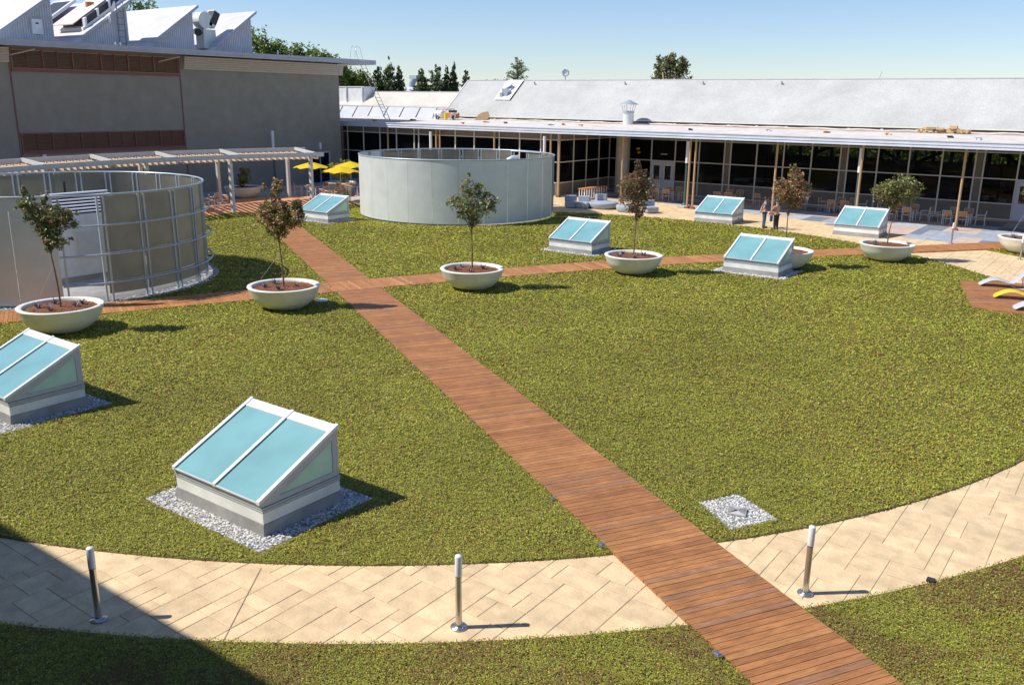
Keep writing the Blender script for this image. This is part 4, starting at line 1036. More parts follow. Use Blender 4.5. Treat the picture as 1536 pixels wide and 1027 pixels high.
# pop-up vent hood on the second monitor (sits on the sloped sheet)
t=thing('roof_vent_hood','rusty white louvred vent hood with dark openings on the second roof monitor','vent hood',(GX-.2,33.9,11.0))
sl=.70
def slopebox(m,y0,y1,x0,x1,h0,h1):
    m.extr([(y0,(y0)*sl+h0),(y1,(y1)*sl+h0),(y1,(y1)*sl+h1),(y0,(y0)*sl+h1)],'x',x0,x1)
part(t,'curb','whitepanel',lambda m:slopebox(m,-.55,2.55,-3.4,-.25,.55,.78))
part(t,'dark_opening','darkbox',lambda m:slopebox(m,-.35,2.35,-3.2,-.32,.78,1.25))
part(t,'lid','rust',lambda m:slopebox(m,-.95,2.75,-3.5,-.75,1.25,1.32))
def ribs(m):
    for y in (-.38,.55,1.45,2.32): slopebox(m,y,y+.14,-.55,-.22,.76,1.27)
part(t,'hood_ribs','whitemetal',ribs)
t=thing('roof_hatch','dark sloped hatch with white rim on the first monitor behind the rusty hood','roof hatch',(GX-7.5,33.8,11.3))
part(t,'rim','whitemetal',lambda m:slopebox(m,-.6,2.3,-1.5,1.5,.62,.85)); part(t,'glass','darkbox',lambda m:slopebox(m,-.35,2.05,-1.2,1.2,.85,.87))
t=thing('satellite_dish','white satellite dish at the peak of the second roof monitor','satellite dish',(GX+.55,35.2,12.75),radians(-35))
def dish(m): m.lathe([(0,0),(.12,.012),(.25,.05),(.36,.11),(.42,.16),(.43,.15),(.36,.095),(.25,.035),(0,-.015)],seg=24)
o=part(t,'dish','lampwhite',dish); o.rotation_euler=(radians(70),0,0)
part(t,'arm','steel',lambda m:(m.tube([(0,0,0),(0,-.45,-.05)],.015,6),m.tube([(0,.1,0),(-.1,.35,-.5)],.025,6)))
t=thing('satellite_dish','small white satellite dish lower on the second corrugated gable beside the ladder','satellite dish',(GX+.45,34.9,11.95),radians(20))
o=part(t,'dish','lampwhite',lambda m:m.lathe([(0,0),(.12,.02),(.22,.06),(.29,.12),(.22,.05),(0,-.01)],seg=20)); o.rotation_euler=(radians(80),0,radians(-60))
part(t,'arm','steel',lambda m:(m.tube([(0,0,0),(-.4,.1,-.02)],.02,6),m.tube([(0,0,0),(0,-.3,.05)],.012,6)))
def ladder(t,w,h,n,mt='steel',r=.02,rung=.014):
    for x in (-w/2,w/2): part(t,'rail',mt,lambda m:m.tube([(x,0,0),(x,0,h)],r,6))
    part(t,'rungs',mt,lambda m:[m.tube([(-w/2,0,h*(k+.5)/n),(w/2,0,h*(k+.5)/n)],rung,5) for k in range(n)])
t=thing('wall_ladder','dark wall ladder on the right corner of the second corrugated gable','ladder',(GX+.22,35.75,10.3),radians(90)); ladder(t,.5,2.9,7,'darkbox')
for i,(y,s) in enumerate(((34.6,1),(34.95,1))):
    m_=MB(); m_.cyl(0,0,0,.22,.05,8); m_.lathe([(0,.30),(.09,.22),(.05,.20)],seg=8); o=m_.build('roof_vent','whitepanel'); o.location=(GX+1.2,y,10.2); tag(o,['left','right'][i]+' one of two tiny white roof vents in front of the second corrugated gable','roof vent')
t=thing('exhaust_fan','galvanised exhaust fan with duct and dark grille between the third and fourth monitors','exhaust fan',(GX-1.0,43.3,10.75))
part(t,'base_duct','galv',lambda m:m.box(-.5,-.5,-.2,.5,.6,1.2),.02)
o=part(t,'fan_housing','galv',lambda m:m.tube([(-.4,0,0),(.4,0,0)],.62,24)); o.location=(0,-.15,1.85)
o=part(t,'outlet','galv',lambda m:m.box(-.4,0,0,.4,.55,1.25)); o.location=(0,.12,1.55); o.rotation_euler=(radians(-28),0,0)
o=part(t,'outlet_grille','darkbox',lambda m:m.box(-.34,-.012,.25,.42,.53,1.2)); o.location=(.02,.13,1.55); o.rotation_euler=(radians(-28),0,0)
o=part(t,'inlet_pipe','darkbox',lambda m:m.tube([(0,0,0),(.9,-.5,-.1)],.27,14)); o.location=(.1,-.8,1.0)
t=thing('turbine_vent','brown and yellow capped flue at the top edge of the photo on the rusty hood','flue',(GX-2.2,35.0,13.0)); part(t,'flue','timber',lambda m:m.cyl(0,0,-.3,.25,.30,12)); part(t,'cap','yellowpl',lambda m:m.cyl(.5,0,-.2,.1,.08,8))
for i,(y,h) in enumerate(((45.9,.2),(48.2,.45),(51.6,.22))):
    m_=MB(); m_.cyl(0,0,0,h,.06,8); o=m_.build('roof_vent','whitepanel'); o.location=(GX+1.4,y,10.2); tag(o,'small vent pipe on the flat roof edge, '+['beside the last monitor','just right of the last monitor','further right near the dark treetops'][i],'roof vent')
t=thing('access_ladder','long steel access ladder leaning from the low roof up to the stucco building eave','ladder',(-57.0,58.6,5.2))
def lad(m): pass
A_=Vector((0,0,0)); B_=Vector((.45,-3.6,5.0))
for k,dx in enumerate((0,.55)):
    m_=MB(); m_.tube([A_+Vector((dx,0,0)),B_+Vector((dx,0,0))],.032 if k==0 else .022,6); top=B_+Vector((dx,0,0)); m_.tube([top,top+Vector((-.0,-.3,.9)),top+Vector((0,-.6,1.05)),top+Vector((0,-.85,.7)),top+Vector((0,-.9,.05))],.015,6); m_.build('rail','steel',t)
m_=MB()
for k in range(17): f=(k+.5)/17; p=A_.lerp(B_,f); m_.tube([p,p+Vector((.55,0,0))],.016,5)
m_.build('rungs','steel',t)
m_=MB(); m_.tube([(0,0,0),(.0,.5,0),(.55,.5,0),(.55,0,0)],.02,5); m_.tube([(0,.0,.9),(0,.5,0)],.02,5); m_.build('foot_frame','steel',t)

# ------------------------------------------------------------------ glass fronted building with its long canopy
gb=thing('glass_building','long low building with glass walls, white canopy fascia and grey sloped roof, across the back','building',(-20,60,0)); G_=(-20,60,0)
YF,YB,XC=56.1,63.75,-36.8
XR=6.0
m_=MB(); m_.box(-66,55.46,4.80,XR,64.5,5.02); m_.build('canopy_slab','soffit',gb,G_)
m_=MB(); m_.add([(-66,55.45,5.03),(XR,55.45,5.03),(XR,64.5,5.32),(-66,64.5,5.32)],[(0,1,2,3)]); m_.add([(-66,55.45,5.03),(XR,55.45,5.03),(XR,64.5,5.02),(-66,64.5,5.02)],[(0,3,2,1)]); m_.build('canopy_roof','canopyroof',gb,G_)
m_=MB(); m_.box(-66,55.40,4.70,XR,55.455,5.08); m_.box(-66,55.375,4.685,XR,55.40,4.735); m_.box(-66,55.37,4.85,XR,55.40,4.875); m_.box(-66,55.365,5.04,XR,55.52,5.095); m_.build('fascia','fascia',gb,G_)
# wall frames
rails=[.05,1.04,2.57,4.19]
def mull(x,y,ax='x',w=.045): m_=MB(); m_.box(x-w,y-.06,0,x+w,y+.06,4.80); m_.build('mullion','mullion',gb,G_)
Xf=[-59.3,-57.3,-55.3,-53.34,-51.31,-50.8,-48.82,-46.82,-44.86,-42.86,-42.35,-40.38,-38.4,-36.8]
Xb=[-36.8,-35.5,-35.0,-33.0,-30.95,-28.94,-26.9,-26.4,-24.39,-22.37,-20.36,-18.36,-17.86,-15.86,-13.86,-11.85,-9.88,-9.37,-7.42,-5.4,-3.4,-1.4,.6,2.6,4.6,6]
for x in Xf: mull(x,YF,w=.07 if x==-36.8 else .045)
for x in Xb[1:]: mull(x,YB)
Yr=[58.15,60.05,61.95,63.6]
for y in Yr: m_=MB(); m_.box(XC-.06,y-.045,0,XC+.06,y+.045,4.80); m_.build('mullion','mullion',gb,G_)
def pane(x0,x1,y,k,spans):
    z0,z1=spans; m_=MB(); m_.box(x0+.05,y-.012,z0+.03,x1-.05,y+.012,z1-.03); return m_
for z in rails:
    m_=MB(); m_.box(-60,YF-.05,z-.035,XC,YF+.05,z+.035); m_.build('transom','mullion',gb,G_)
    m_=MB(); m_.box(XC,YB-.05,z-.035,XR,YB+.05,z+.035); m_.build('transom','mullion',gb,G_)
    m_=MB(); m_.box(XC-.05,YF,z-.035,XC+.05,YB,z+.035); m_.build('transom','mullion',gb,G_)
import itertools
DOORB=(-33.0,-30.95); DOOR2=(-7.42,-5.4)
for XS,Y in ((Xf,YF),(Xb,YB)):
    for x0,x1 in zip(XS[:-1],XS[1:]):
        pier=(x1-x0)<.7
        for z0,z1,kind in ((.05,1.04,'s'),(1.04,2.57,'g'),(2.57,4.19,'g'),(4.19,4.80,'s')):
            if Y==YB and (x0,x1) in (DOORB,DOOR2) and z1<=2.58: continue
            k='s' if pier and kind=='g' and Y==YB else kind
            m_=pane(x0,x1,Y,0,(z0,z1))
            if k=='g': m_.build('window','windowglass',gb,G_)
            else: m_.build('spandrel_panel','spandrel',gb,G_)
for y0,y1 in zip([YF]+Yr[:-1],Yr):
    for z0,z1,kind in ((.05,1.04,'s'),(1.04,2.57,'g'),(2.57,4.19,'g'),(4.19,4.80,'s')):
        m_=MB(); m_.box(XC-.012,y0+.05,z0+.03,XC+.012,y1-.05,z1-.03); m_.build('window' if kind=='g' else 'spandrel_panel','windowglass' if kind=='g' else 'spandrel',gb,G_)
m_=MB(); m_.box(-60,84,0,XR+34,84.2,2.35); m_.box(-60,84,3.75,XR+34,84.2,5.6); m_.box(-60,84,2.35,-31,84.2,3.75); m_.box(-60,YF+.1,0,-59.9,84,5); m_.box(XR+33.9,64,0,XR+34,84,5.5)
for x in np.arange(-31,XR+34,1.45): m_.box(x,84,2.35,x+.28,84.2,3.75)
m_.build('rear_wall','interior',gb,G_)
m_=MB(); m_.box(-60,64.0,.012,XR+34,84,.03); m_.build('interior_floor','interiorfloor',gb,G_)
m_=MB()
for x in (-22,-13.5,-5): m_.tube([(x-3,74,2.2),(x+2,74,4.9)],.14,5); m_.tube([(x+2,74,4.9),(x+6,74,2.2)],.14,5)
m_.build('roof_truss','interior',gb,G_)
m_=MB()
for x in (-28.6,-24.2,-20.0,-12.0,-7): m_.box(x,68,.72,x+1.5,68.8,.78); m_.box(x+.1,68.1,.03,x+.2,68.2,.72); m_.box(x+1.3,68.1,.03,x+1.4,68.2,.72)
m_.build('inside_tables','doorwhite',gb,G_)
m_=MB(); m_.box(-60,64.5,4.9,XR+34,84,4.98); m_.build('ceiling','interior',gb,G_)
def door(x0,x1):
    xm=(x0+x1)/2
    for a,c_ in ((x0+.06,xm-.01),(xm+.01,x1-.06)):
        m_=MB(); w=.22; m_.box(a,YB-.09,.03,c_,YB-.03,1.12); m_.box(a,YB-.09,2.20,c_,YB-.03,2.45); m_.box(a,YB-.09,1.12,a+w,YB-.03,2.20); m_.box(c_-w,YB-.09,1.12,c_,YB-.03,2.20); dd=m_.build('door','doorwhite',gb,G_)
        m_=MB(); m_.box(a+w,YB-.07,1.12,c_-w,YB-.05,2.20); w_=m_.build('pane','glassdark',dd,None); w_.data.transform(Matrix.Translation(Vector((20,-60,0))))
        hx=c_-.08 if a<xm-.5 else a+.08
        m_=MB(); m_.box(hx-.02,YB-.14,1.0,hx+.02,YB-.10,1.25); m_.box(hx-.02,YB-.10,1.1,hx+.02,YB-.09,1.14); w_=m_.build('handle','steel',dd,None); w_.data.transform(Matrix.Translation(Vector((20,-60,0))))
    m_=MB(); m_.box(x0,YB-.10,2.46,x1,YB-.04,2.54); m_.build('door_head','doorwhite',gb,G_)
door(*DOORB); door(*DOOR2)
m_=MB(); m_.cyl(-34.72,62.1,0,4.80,.52,28); m_.build('column','stuccocol',gb,G_)
m_=MB(); m_.box(-31.9-.28,YB-.06,3.05,-31.9+.28,YB-.035,3.12); m_.build('window_sign','siding',gb,G_)
for x,y,z,w,h in ((-34.35,YB-.05,3.35,.30,.14),(-34.25,YB-.05,3.05,.26,.14)): m_=MB(); m_.box(x,y-.01,z,x+w,y,z+h); m_.build('window_sticker','yellowpl',gb,G_)
# roofs behind the canopy
SLP=.81
RZ=lambda y: 5.65+(y-64.5)*SLP
m_=MB(); m_.box(-56.2,64.5,5.0,XR+30,64.6,5.62); m_.build('gutter_wall','blackstrip',gb,G_)
P=[(-55.35,64.45),(XR+34,64.45),(XR+34,68.4),(-55.35,68.4)]
def slopepoly(P,t=.05):
    m_=MB(); n=len(P); vs=[(x,y,RZ(y)) for x,y in P]+[(x,y,RZ(y)-t) for x,y in P]
    fs=[tuple(range(n)),tuple(range(n,2*n))[::-1]]+[(i,i+n,(i+1)%n+n,(i+1)%n) for i in range(n)]; m_.add(vs,fs); return m_
slopepoly(P).build('main_roof','shingle',gb,G_)
m_=MB(); xe=XR+34; m_.add([(-55.35,68.4,RZ(68.4)),(xe,68.4,RZ(68.4)),(xe,71,5.6),(-55.35,71,5.6),(xe,84,5.6),(-55.35,84,5.6)],[(0,3,2,1),(3,5,4,2)]); m_.add([(-55.35,64.5,5),(-55.35,71,5),(-55.35,71,5.6),(-55.35,68.4,RZ(68.4)-.01),(-55.35,64.5,5.6)],[(0,1,2,3,4)]); m_.build('rear_roof','shingle',gb,G_)
m_=MB(); m_.box(-55.45,68.32,RZ(68.4)-.03,XR+34,68.48,RZ(68.4)+.035); m_.build('ridge_cap','roofwhite',gb,G_)
m_=MB(); m_.extr([(64.4,RZ(64.4)),(68.4,RZ(68.4)),(68.4,RZ(68.4)+.05),(64.4,RZ(64.4)+.05)],'x',-55.5,-55.35); m_.build('rake_edge','roofwhite',gb,G_)
m_=MB(); m_.box(-55.2,64.38,RZ(64.45)-.09,XR+34,64.43,RZ(64.45)+.0); m_.build('roof_edge','mullion',gb,G_)
slopepoly([(-55.55,67.05),(-120,67.05),(-120,65.42),(-55.55,65.42)]).build('lower_roof','gravelroof',gb,G_)
m_=MB(); m_.box(-120,66.98,RZ(67.05)-.03,-55.55,67.15,RZ(67.05)+.04); m_.build('lower_ridge','roofwhite',gb,G_)
m_=MB(); m_.add([(-120,67.1,RZ(67.05)),(-55.5,67.1,RZ(67.05)),(-55.5,70.5,5.5),(-120,70.5,5.5)],[(0,3,2,1)]); m_.build('lower_rear_roof','gravelroof',gb,G_)
m_=MB(); zb_,zt_=5.16,6.30
m_.add([(-90,64.35,zb_),(-55.6,64.35,zb_),(-55.6,65.4,zt_),(-90,65.4,zt_)],[(0,1,2,3)]); m_.add([(-55.6,64.35,5),(-55.6,65.4,5),(-55.6,65.4,zt_),(-55.6,64.35,zb_)],[(0,1,2,3)]); m_.build('clerestory_panels','eave',gb,G_)
m_=MB()
for x in np.arange(-76,-56.5,2.15):
    m_.add([(x,64.33,zb_+.05),(x+.09,64.33,zb_+.05),(x-.15+.09,65.36,zt_+.0),(x-.15,65.36,zt_+.0)],[(0,1,2,3)])
m_.build('panel_seams','blackstrip',gb,G_)
m_=MB(); m_.box(-90,65.33,zt_-.03,-55.6,65.45,zt_+.06); m_.build('panel_ridge','mullion',gb,G_)
# canopy poles and lamp posts
pole_x=[(-54.0,'leftmost, behind the yellow umbrellas'),(-48.55,'left one of the pair behind the grey round screen'),(-48.15,'right one of the pair behind the grey round screen'),(-42.55,'single one above the middle of the grey round screen'),(-37.25,'left one of the pair by the grey round screen right rim'),(-36.6,'right one of the pair by the grey round screen right rim'),
 (-31.5,'single one in front of the round column'),(-26.05,'left one of the pair beside the tall lamp post'),(-25.65,'right one of the pair beside the tall lamp post'),(-20.25,'single one behind the brown tree and the two people'),(-14.82,'next to the lamp post above the far terrace skylight'),(-9.29,'single one behind the far bollard at the right'),(-3.6,'beyond the right edge')]
p0=None
for i,(x,l) in enumerate(pole_x[:12]):
    y=55.9 if x>-36.7 else 55.7
    if x==-9.29 or x==-20.25 or x==-31.5: y=56.4
    if p0 is None:
        p0=thing('canopy_pole','x','pole',(0,0,0)); part(p0,'pole','tanpole',lambda m:m.cyl(0,0,0,4.79,.07,14)); part(p0,'foot','redtrim',lambda m:m.box(-.14,-.14,0,.14,.14,.12)); o=p0; o.location=(x,y,.02); o['group']='slim tan poles under the canopy edge'
        o['label']='slim tan pole, '+l
    else: o=dup(p0,(x,y,.02),0,'slim tan pole, '+l)
def lamp(x,y,l,fn=None):
    t=thing('lamp_post',l,'lamp post',(x,y,.02),0,'lamp posts with white tube heads')
    part(t,'plinth','concrete',lambda m:m.box(-.38,-.38,0,.38,.38,.16),.02); part(t,'base','lampgreen',lambda m:m.lathe([(0,.16),(.20,.16),(.20,.22),(.10,.32),(0,.33)],seg=16)); part(t,'post','lampgreen',lambda m:m.cyl(0,0,.16,3.0,.085,12)); part(t,'light_tube','lampwhite',lambda m:m.cyl(0,0,3.0,4.45,.115,16)); part(t,'neck','rubber',lambda m:m.cyl(0,0,2.9,3.01,.10,12))
lamp(-26.38,56.2,'lamp post with a white tube head beside the double poles left of the far skylight')
lamp(-14.98,56.2,'lamp post with a white tube head above the rightmost far skylight')
lamp(-37.75,55.6,'lamp post whose white tube shows above the right rim of the grey round screen')
lamp(-49.05,55.6,'lamp post whose white tube shows above the left half of the grey round screen')
lamp(-57.5,46.3,'lamp post against the dark stucco wall behind the pergola')
# items on the low roofs
t=thing('chimney_cap','galvanised chimney with a conical rain cap on the canopy roof','chimney',(-35.0,63.3,5.2))
part(t,'pipe','galv',lambda m:m.cyl(0,0,0,1.0,.42,24)); part(t,'band','galvframe',lambda m:m.cyl(0,0,.94,1.12,.45,24)); part(t,'rain_cap','galvframe',lambda m:m.lathe([(0,1.98),(.78,1.62),(.80,1.60),(0,1.64)],seg=24))
part(t,'struts','steel',lambda m:[m.tube([(.42*cos(a),.42*sin(a),1.1),(.60*cos(a),.60*sin(a),1.68)],.018,5) for a in (0.3,1.35,2.4,3.44,4.5,5.5)])
t=thing('roof_dormer','white sloped roof vent with machinery standing on it, on the grey shingle roof','dormer',(-49.65,67.15,RZ(67.15))); 
def onslope(m,x0,x1,y0,y1,h0,h1): 
    s=SLP; m.extr([(y0,y0*s+h0),(y1,y1*s+h0),(y1,y1*s+h1),(y0,y0*s+h1)],'x',x0,x1)
part(t,'curb','whitepanel',lambda m:onslope(m,-.80,.80,-1.0,1.0,.0,.13)); part(t,'top_plate','lampwhite',lambda m:onslope(m,-.88,.88,-1.07,1.07,.13,.17))
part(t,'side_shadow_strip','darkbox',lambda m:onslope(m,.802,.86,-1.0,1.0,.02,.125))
part(t,'motor','galvframe',lambda m:(m.box(-.45,-.85,-.5,-.15,-.6,-.1),m.box(-.25,-.75,-.4,.35,-.35,.25))); part(t,'fan_arm','sofagrey',lambda m:(m.tube([(-.2,-.7,-.3),(.0,-.4,.25),(.3,.1,.55)],.09,8),m.tube([(.1,-.3,.2),(.45,.2,.45)],.07,8),m.tube([(.1,-.1,.4),(.2,.3,.75)],.05,8)))
DX=-44.35
t=thing('satellite_dish','small round grey dish on the roof ridge left of the rounded bushy tree','satellite dish',(DX,68.4,8.85)); part(t,'mast','steel',lambda m:m.cyl(0,0,0,.4,.04,6)); o=part(t,'dish','galv',lambda m:m.lathe([(0,.03),(.2,.04),(.33,.10),(.2,.02),(0,0)],seg=18)); o.location=(0,0,.55); o.rotation_euler=(radians(80),0,radians(35))
for i,x in enumerate((-47.3,-38.0,-30.9,-24.5)):
    m_=MB(); m_.tube([(0,0,0),(0,0,.25),(0,-.18,.34)],.07,8); o=m_.build('ridge_vent','sofagrey'); o.location=(x,67.9,RZ(67.9)); o.scale=(.8,.8,.7); tag(o,'little bent vent pipe just below the roof ridge, number %s from the left'%['one','two','three','four'][i],'roof vent','bent vent pipes below the ridge')
m_=MB(); m_.tube([(0,0,0),(.1,0,.45)],.035,6); o=m_.build('ridge_pole','rust'); o.location=(-17.6,68.4,8.85); tag(o,'thin stub of pipe on the roof ridge right of the rounded bushy tree','pipe')
m_=MB(); m_.tube([(0,0,0),(-.1,0,.55)],.05,6); o=m_.build('ridge_pole','cardboard'); o.location=(-34.7,68.4,8.85); tag(o,'short orange stub of pipe in front of the rounded bushy tree','pipe')
t=thing('duct_housing','white metal duct housing with two round ribs, beside the ladder behind the stucco wall','duct housing',(-68.9,66.6,6.45))
part(t,'housing','whitepanel',lambda m:m.box(-3.0,-.8,-.2,1.95,.8,1.68),.03)
part(t,'ribs','lampwhite',lambda m:(m.tube([(-.5,-.83,-.2),(-.6,-.86,.8),(-.55,-.83,1.75)],.10,8),m.tube([(1.8,-.83,-.2),(1.7,-.86,.8),(1.75,-.83,1.75)],.10,8)))
part(t,'cap','lampwhite',lambda m:m.box(-3.05,-.85,1.68,2.0,.85,1.76))
m_=MB(); m_.box(-8.8,-.4,-.06,-8.2,.2,.06)
t=thing('rooftop_unit','distant white rooftop air unit with a curved grey duct, left of the small pines','air unit',(-93.6,101,7.9))
part(t,'casing','lampwhite',lambda m:m.lathe([(3.0,0),(2.8,.55),(2.0,.85),(0,.9)],seg=20)); part(t,'duct','sofagrey',lambda m:(m.tube([(1.2,-.6,.3),(1.5,-.6,1.4),(2.0,-.5,2.2)],.5,10),m.box(1.3,-1,2.0,2.7,0,2.5))); part(t,'cylinders','galv',lambda m:(m.cyl(-.9,-.8,.4,1.9,.25,8),m.cyl(-.2,-.8,.4,1.6,.25,8)))
m_=MB(); m_.box(-130,96,0,-60,98,7.95); o=m_.build('distant_building','gravelroof'); tag(o,'distant pale flat building far beyond the low roof','building')
# roofers' leftovers on the canopy roof
CZ=lambda y: 5.03+(y-55.45)*.032
t=thing('roofing_machine','red and white roofing machine with hoses and coils on the canopy roof','machine',(-53.3,62.6,CZ(62.6)))
part(t,'frame','red',lambda m:[m.tube(p,.035,6) for p in ([(-.9,0,.1),(-.9,0,.9),(.2,-.4,.9),(.9,0,.95),(1.0,0,.1)],)])
part(t,'tank','lampwhite',lambda m:m.tube([(-1.1,-.1,.45),(-.3,-.1,.45)],.36,14)); part(t,'drum','yellowpl',lambda m:m.cyl(.1,-.2,.05,.6,.18,12)); part(t,'engine','timber',lambda m:m.box(.4,-.4,.15,1.3,.3,.62),.03); part(t,'engine_top','darkbox',lambda m:m.box(.5,-.3,.65,1.1,.2,.85),.03); part(t,'hoses','whitepl',lambda m:[m.tube([(x,-.5,.05),(x+.1,-.55,.5),(x+.4,-.5,.62)],.04,6) for x in (-1.2,-.6,.9,1.4)])
part(t,'wheels','rubber',lambda m:[m.tube([(x,-.45,.2),(x,-.35,.2)],.2,12) for x in (-.7,1.2)])
t=thing('cardboard_sheet','crumpled tan cardboard sheet leaning on the canopy roof right of the roofing machine','cardboard',(-50.2,63.2,CZ(63.2)))
part(t,'sheet','cardboard',lambda m:m.extr([(-.2,0),(.9,.05),(1.1,.35),(.95,.75),(.5,.68),(.1,.45)],'y',-.12,.12),.01); t.rotation_euler.z=.5
rr=random.Random(4)
for i in range(16):
    x=[-57.6,-57.1,-55.2,-54.4,-47.2,-46.9,-44.5,-39.6,-39.0,-36.9,-27.4,-22.3,-18.4,-14.5,-10.7,-9.0][i]; y=56.9+rr.uniform(0,3.6)
    m_=MB(); L_=rr.uniform(.25,.6); m_.box(-L_/2,-.06,0,L_/2,.06,.09); m_.box(-L_*.3,-.2,.09,-L_*.1,.2,.13)
    o=m_.build('timber_offcut',['timber','cardboard','darkbox','whitepl'][i%4]); o.location=(x,y,CZ(y)); o.rotation_euler.z=rr.uniform(-1,1)
    tag(o,['reddish','tan','dark','white'][i%4]+' offcut lying loose on the white canopy roof, number %d counted from the left'%(i+1),'offcut','loose offcuts on the canopy roof')
t=thing('debris_pile','pile of torn yellowish cardboard and wood scraps on the canopy roof at the right','debris',(-12.0,63.4,CZ(63.4)))
def pile(m):
    for k in range(26):
        x=rr.uniform(-1.5,1.4); z=rr.uniform(0,.45)*(1-abs(x)/2.2); a=rr.uniform(0,3); m.box(x-.22,-.2+rr.uniform(-.2,.2),z,x+.22,.05+rr.uniform(-.2,.2),z+rr.uniform(.03,.22),rot=a)
part(t,'scraps','cardboard',pile)
m_=MB()
m_.tube([(x,63.75+.12*sin(x*.9),CZ(63.8)+.05+.03*sin(x*2.1)) for x in np.arange(-55,XR,.8)],.075,6); o=m_.build('roof_membrane_edge','canopyroof',gb,G_)
m_=MB(); m_.tube([(x,63.2+.10*sin(x*.6+1),CZ(63.2)+.015) for x in np.arange(-40,XR,.8)],.022,5); o=m_.build('cable','timber',gb,G_)
m_=MB()
for x in np.arange(-49,-12,2.2): m_.box(x,64.0,CZ(64),x+.16,64.2,CZ(64)+.13)
m_.build('pipe_supports','lampwhite',gb,G_)

# ------------------------------------------------------------------ the building behind the camera that throws the shade
hb=thing('rear_building','flat roofed building at the camera side whose eave shades the near corner','building',(-15,-6,0))
part(hb,'wall','stucco',lambda m:m.box(-35,-9,0,35,0,9.4)); part(hb,'roof_slab','eave',lambda m:m.box(-35.5,-9.5,9.42,35.5,6.46,9.52))

# ------------------------------------------------------------------ trees beyond the roofs
def far_tree(px,py,dist_scale,label,name,cat,clumps,leafsz,n,pal,top,tr=.25,seed=1,**k):
    return tree((px,py,0),label,clumps,leafsz,n,pal,top,tr,name=name,cat=cat,seed=seed,**k)
DK_=[(.06,.095,.035),(.085,.13,.045),(.12,.17,.055),(.17,.21,.07)]
MD_=[(.08,.13,.025),(.13,.20,.035),(.18,.27,.045),(.25,.34,.06)]
YG_=[(.07,.10,.015),(.13,.18,.022),(.21,.26,.035),(.09,.13,.02)]
OL_=[(.17,.18,.06),(.26,.27,.10),(.34,.34,.13),(.20,.17,.09)]
far_tree(-86.0,68.8,1,'tall green tree top just right of the last roof monitor','broadleaf_tree','tree',[(-.8,0,13.2,1.5,1.5,1.6),(-.2,.5,11.5,1.9,1.9,1.7)],.20,1900,MD_,9,seed=21)
hs=[(.9,13.2,1.5),(2.7,12.9,1.5),(4.4,12.75,1.55),(6.1,12.3,1.4),(7.6,11.7,1.3),(8.7,11.1,1.0)]
for i,(u,z,r) in enumerate(hs):
    far_tree(-86.0+RT[0]*u*.98,68.8+RT[1]*u*.98,1,'rounded dense dark green tree behind the flat stucco roof edge, number %s from the monitors'%['one','two','three','four','five','six'][i],'broadleaf_tree','tree',[(0,0,z-r*.55,r*1.1,1.4,r*.8),(.3,.3,z-r*1.5,r*1.1,1.4,r),(-.5,0,z-r*.2,r*.5,.8,r*.4)],.17,1500,MD_,9,seed=30+i,group='dense green trees behind the stucco building')
far_tree(-93.6,58.3,1,'dark tree top showing in the gap between the second and third roof monitors','broadleaf_tree','tree',[(0,0,15.9,2.0,1.6,1.6),(1.0,0,14.8,1.5,1.5,1.5)],.18,1600,MD_,11,seed=41)
far_tree(-79.6,76.4,1,'bright yellow-green leafy tree behind the access ladder','broadleaf_tree','tree',[(0,0,8.9,1.8,1.6,1.7),(1.3,0,8.3,1.4,1.3,1.6),(-1.2,0,8.6,1.4,1.4,1.6)],.17,5200,YG_,5,seed=42)
for i,(px,py,z,w,l) in enumerate(((-78.2,79.3,10.4,.75,'leftmost of the three dark narrow conifers right of the stucco eave'),(-77.3,80.2,11.1,.95,'tallest of the three dark narrow conifers right of the stucco eave'),(-76.4,81.0,10.4,.65,'rightmost of the three dark narrow conifers right of the stucco eave'),
   (-73.9,82.2,10.1,1.0,'small dark pine standing alone left of a wider clump'),(-72.3,83.3,10.5,1.35,'widest dark pine of the clump beyond the low roof'),(-70.9,84.7,10.9,.55,'thin spiky conifer, tallest of the clump beyond the low roof'),(-71.5,84.0,10.2,.6,'slim conifer between the widest pine and the thin spiky one'),(-69.7,85.5,9.8,.65,'low dark conifer touching the sloped edge of the grey roof'))):
    cl=[]; z0=6.3
    for k in range(8):
        f=k/7; cl.append((random.uniform(-.12,.12)*w,0,z0+(z-z0)*f,w*1.8*(1-f*.78),w*1.6*(1-f*.8),(z-z0)*.13+.12))
    tree((px,py,0),l,cl,.14,4200,DK_,z-.3,.16,name='conifer',cat='conifer',seed=50+i,stretchz=1.3,group='dark conifers beyond the low roof')
# sparse spreading conifer
t=thing('conifer','sparse conifer with upswept open branches above the grey roof','conifer',(-64.9,89.4,0)); m_=MB(); m_.tube([(0,0,0),(0,0,8),(0,0,12.0)],[.3,.2,.04],7); m_.build('trunk','bark',t)
Cs=[];m_=MB(); rg=np.random.default_rng(77)
for k in range(46):
    z=rg.uniform(8.4,11.9); L_=(12.3-z)*.62*rg.uniform(.6,1.1)+.15; a=rg.uniform(0,2*pi); d=np.array([cos(a),sin(a),.32]); tip=np.array([0,0,z])+d*L_; m_.tube([(0,0,z),tuple(tip)],[.035,.012],4)
    nn_=int(20*L_)+5; f=rg.random(nn_)**.7; Cs.append(np.array([0,0,z])+d*L_*f[:,None]+rg.normal(size=(nn_,3))*.08)
m_.build('limbs','bark',t); X=np.concatenate(Cs); U,V=rand_axes(len(X),.13,.045); quads('crown',X,U,V,np.array(DK_)[rg.integers(0,4,len(X))]*1.5+.01,'leaf',t)
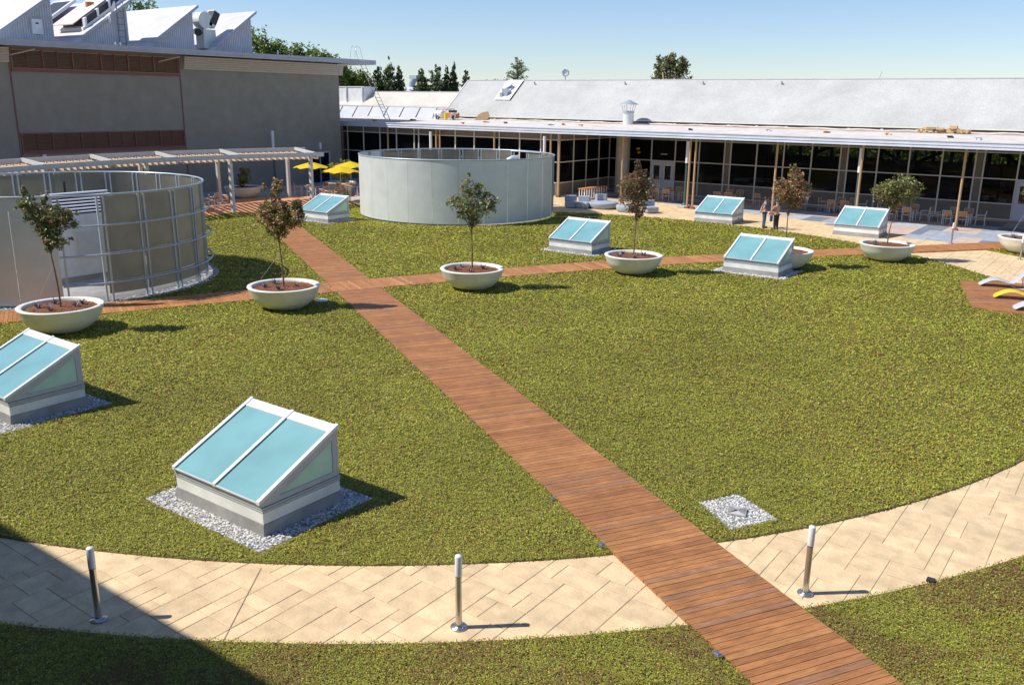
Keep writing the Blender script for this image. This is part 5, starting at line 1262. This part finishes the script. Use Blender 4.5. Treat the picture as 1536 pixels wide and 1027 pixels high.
far_tree(-66.3,88.3,1,'low dark hedge-like tree line just showing over the ridge left of the open conifer','broadleaf_tree','tree',[(0,0,9.0,2.2,.8,.55),(2,0,9.0,1.8,.8,.5)],.12,1300,DK_,8,.1,seed=61)
cl=[]
for k in range(26):
    a=random.uniform(0,pi); r=random.uniform(.55,1)
    cl.append((2.45*cos(a)*r,random.uniform(-1,1),9.3+3.0*sin(a)*r,.55,.7,.62))
far_tree(-49.1,98.6,1,'large rounded olive green bushy tree alone above the roof ridge','broadleaf_tree','tree',[(0,0,9.6,2.3,1.8,1.5)]+cl,.15,8200,OL_,9,.2,seed=62)

n=26000; hx=RNG.uniform(-46,16,n); hy=RNG.uniform(96,98.5,n); hz=RNG.random(n)*5.2
U,V=rand_axes(n,.26,.17); hc=np.array(MD_+YG_)[RNG.integers(0,8,n)]*1.5
o=quads('hedge',np.c_[hx,hy,hz],U,V,hc,'leaf'); tag(o,'sunlit green hedge seen through the far windows behind the glass walls','hedge',kind='stuff')

# ------------------------------------------------------------------ light, sky, camera
EL=radians(49.4); TD=Vector((.755*cos(EL),.656*cos(EL),-sin(EL)))
ld=bpy.data.lights.new('sun','SUN'); ld.energy=5.0; ld.angle=radians(.53); ld.color=(1,.955,.88)
lo=bpy.data.objects.new('sun',ld); lo.rotation_euler=TD.to_track_quat('-Z','Y').to_euler(); col.objects.link(lo)
w=bpy.data.worlds.new('World'); sc.world=w; w.use_nodes=True; nt=w.node_tree
sky=nt.nodes.new('ShaderNodeTexSky'); sky.sky_type='NISHITA'; sky.sun_disc=False; sky.sun_elevation=EL
sky.sun_rotation=atan2(-TD.x,-TD.y); sky.air_density=1.0; sky.dust_density=.0; sky.ozone_density=1.0; sky.altitude=20
bg=nt.nodes['Background']; bg.inputs['Strength'].default_value=.108; tn=nt.nodes.new('ShaderNodeMix'); tn.data_type='RGBA'; tn.blend_type='MULTIPLY'; tn.inputs[0].default_value=1; tn.inputs[7].default_value=(.86,.95,1.18,1)
nt.links.new(sky.outputs[0],tn.inputs[6]); nt.links.new(tn.outputs[2],bg.inputs[0])
cd=bpy.data.cameras.new('camera'); co=bpy.data.objects.new('camera',cd); col.objects.link(co); sc.camera=co
cd.sensor_width=36; cd.lens=1314.877/1536*36; cd.clip_end=5000; cd.clip_start=.05
co.matrix_world=Matrix.Translation(Vector(CAM))@Matrix.Rotation(YAW,4,'Z')@Matrix.Rotation(pi/2-.269,4,'X')@Matrix.Rotation(.012,4,'Z')
vs=sc.view_settings; vs.view_transform='Standard'; vs.look='None'; vs.exposure=.10; vs.gamma=1
sc.render.engine='CYCLES'
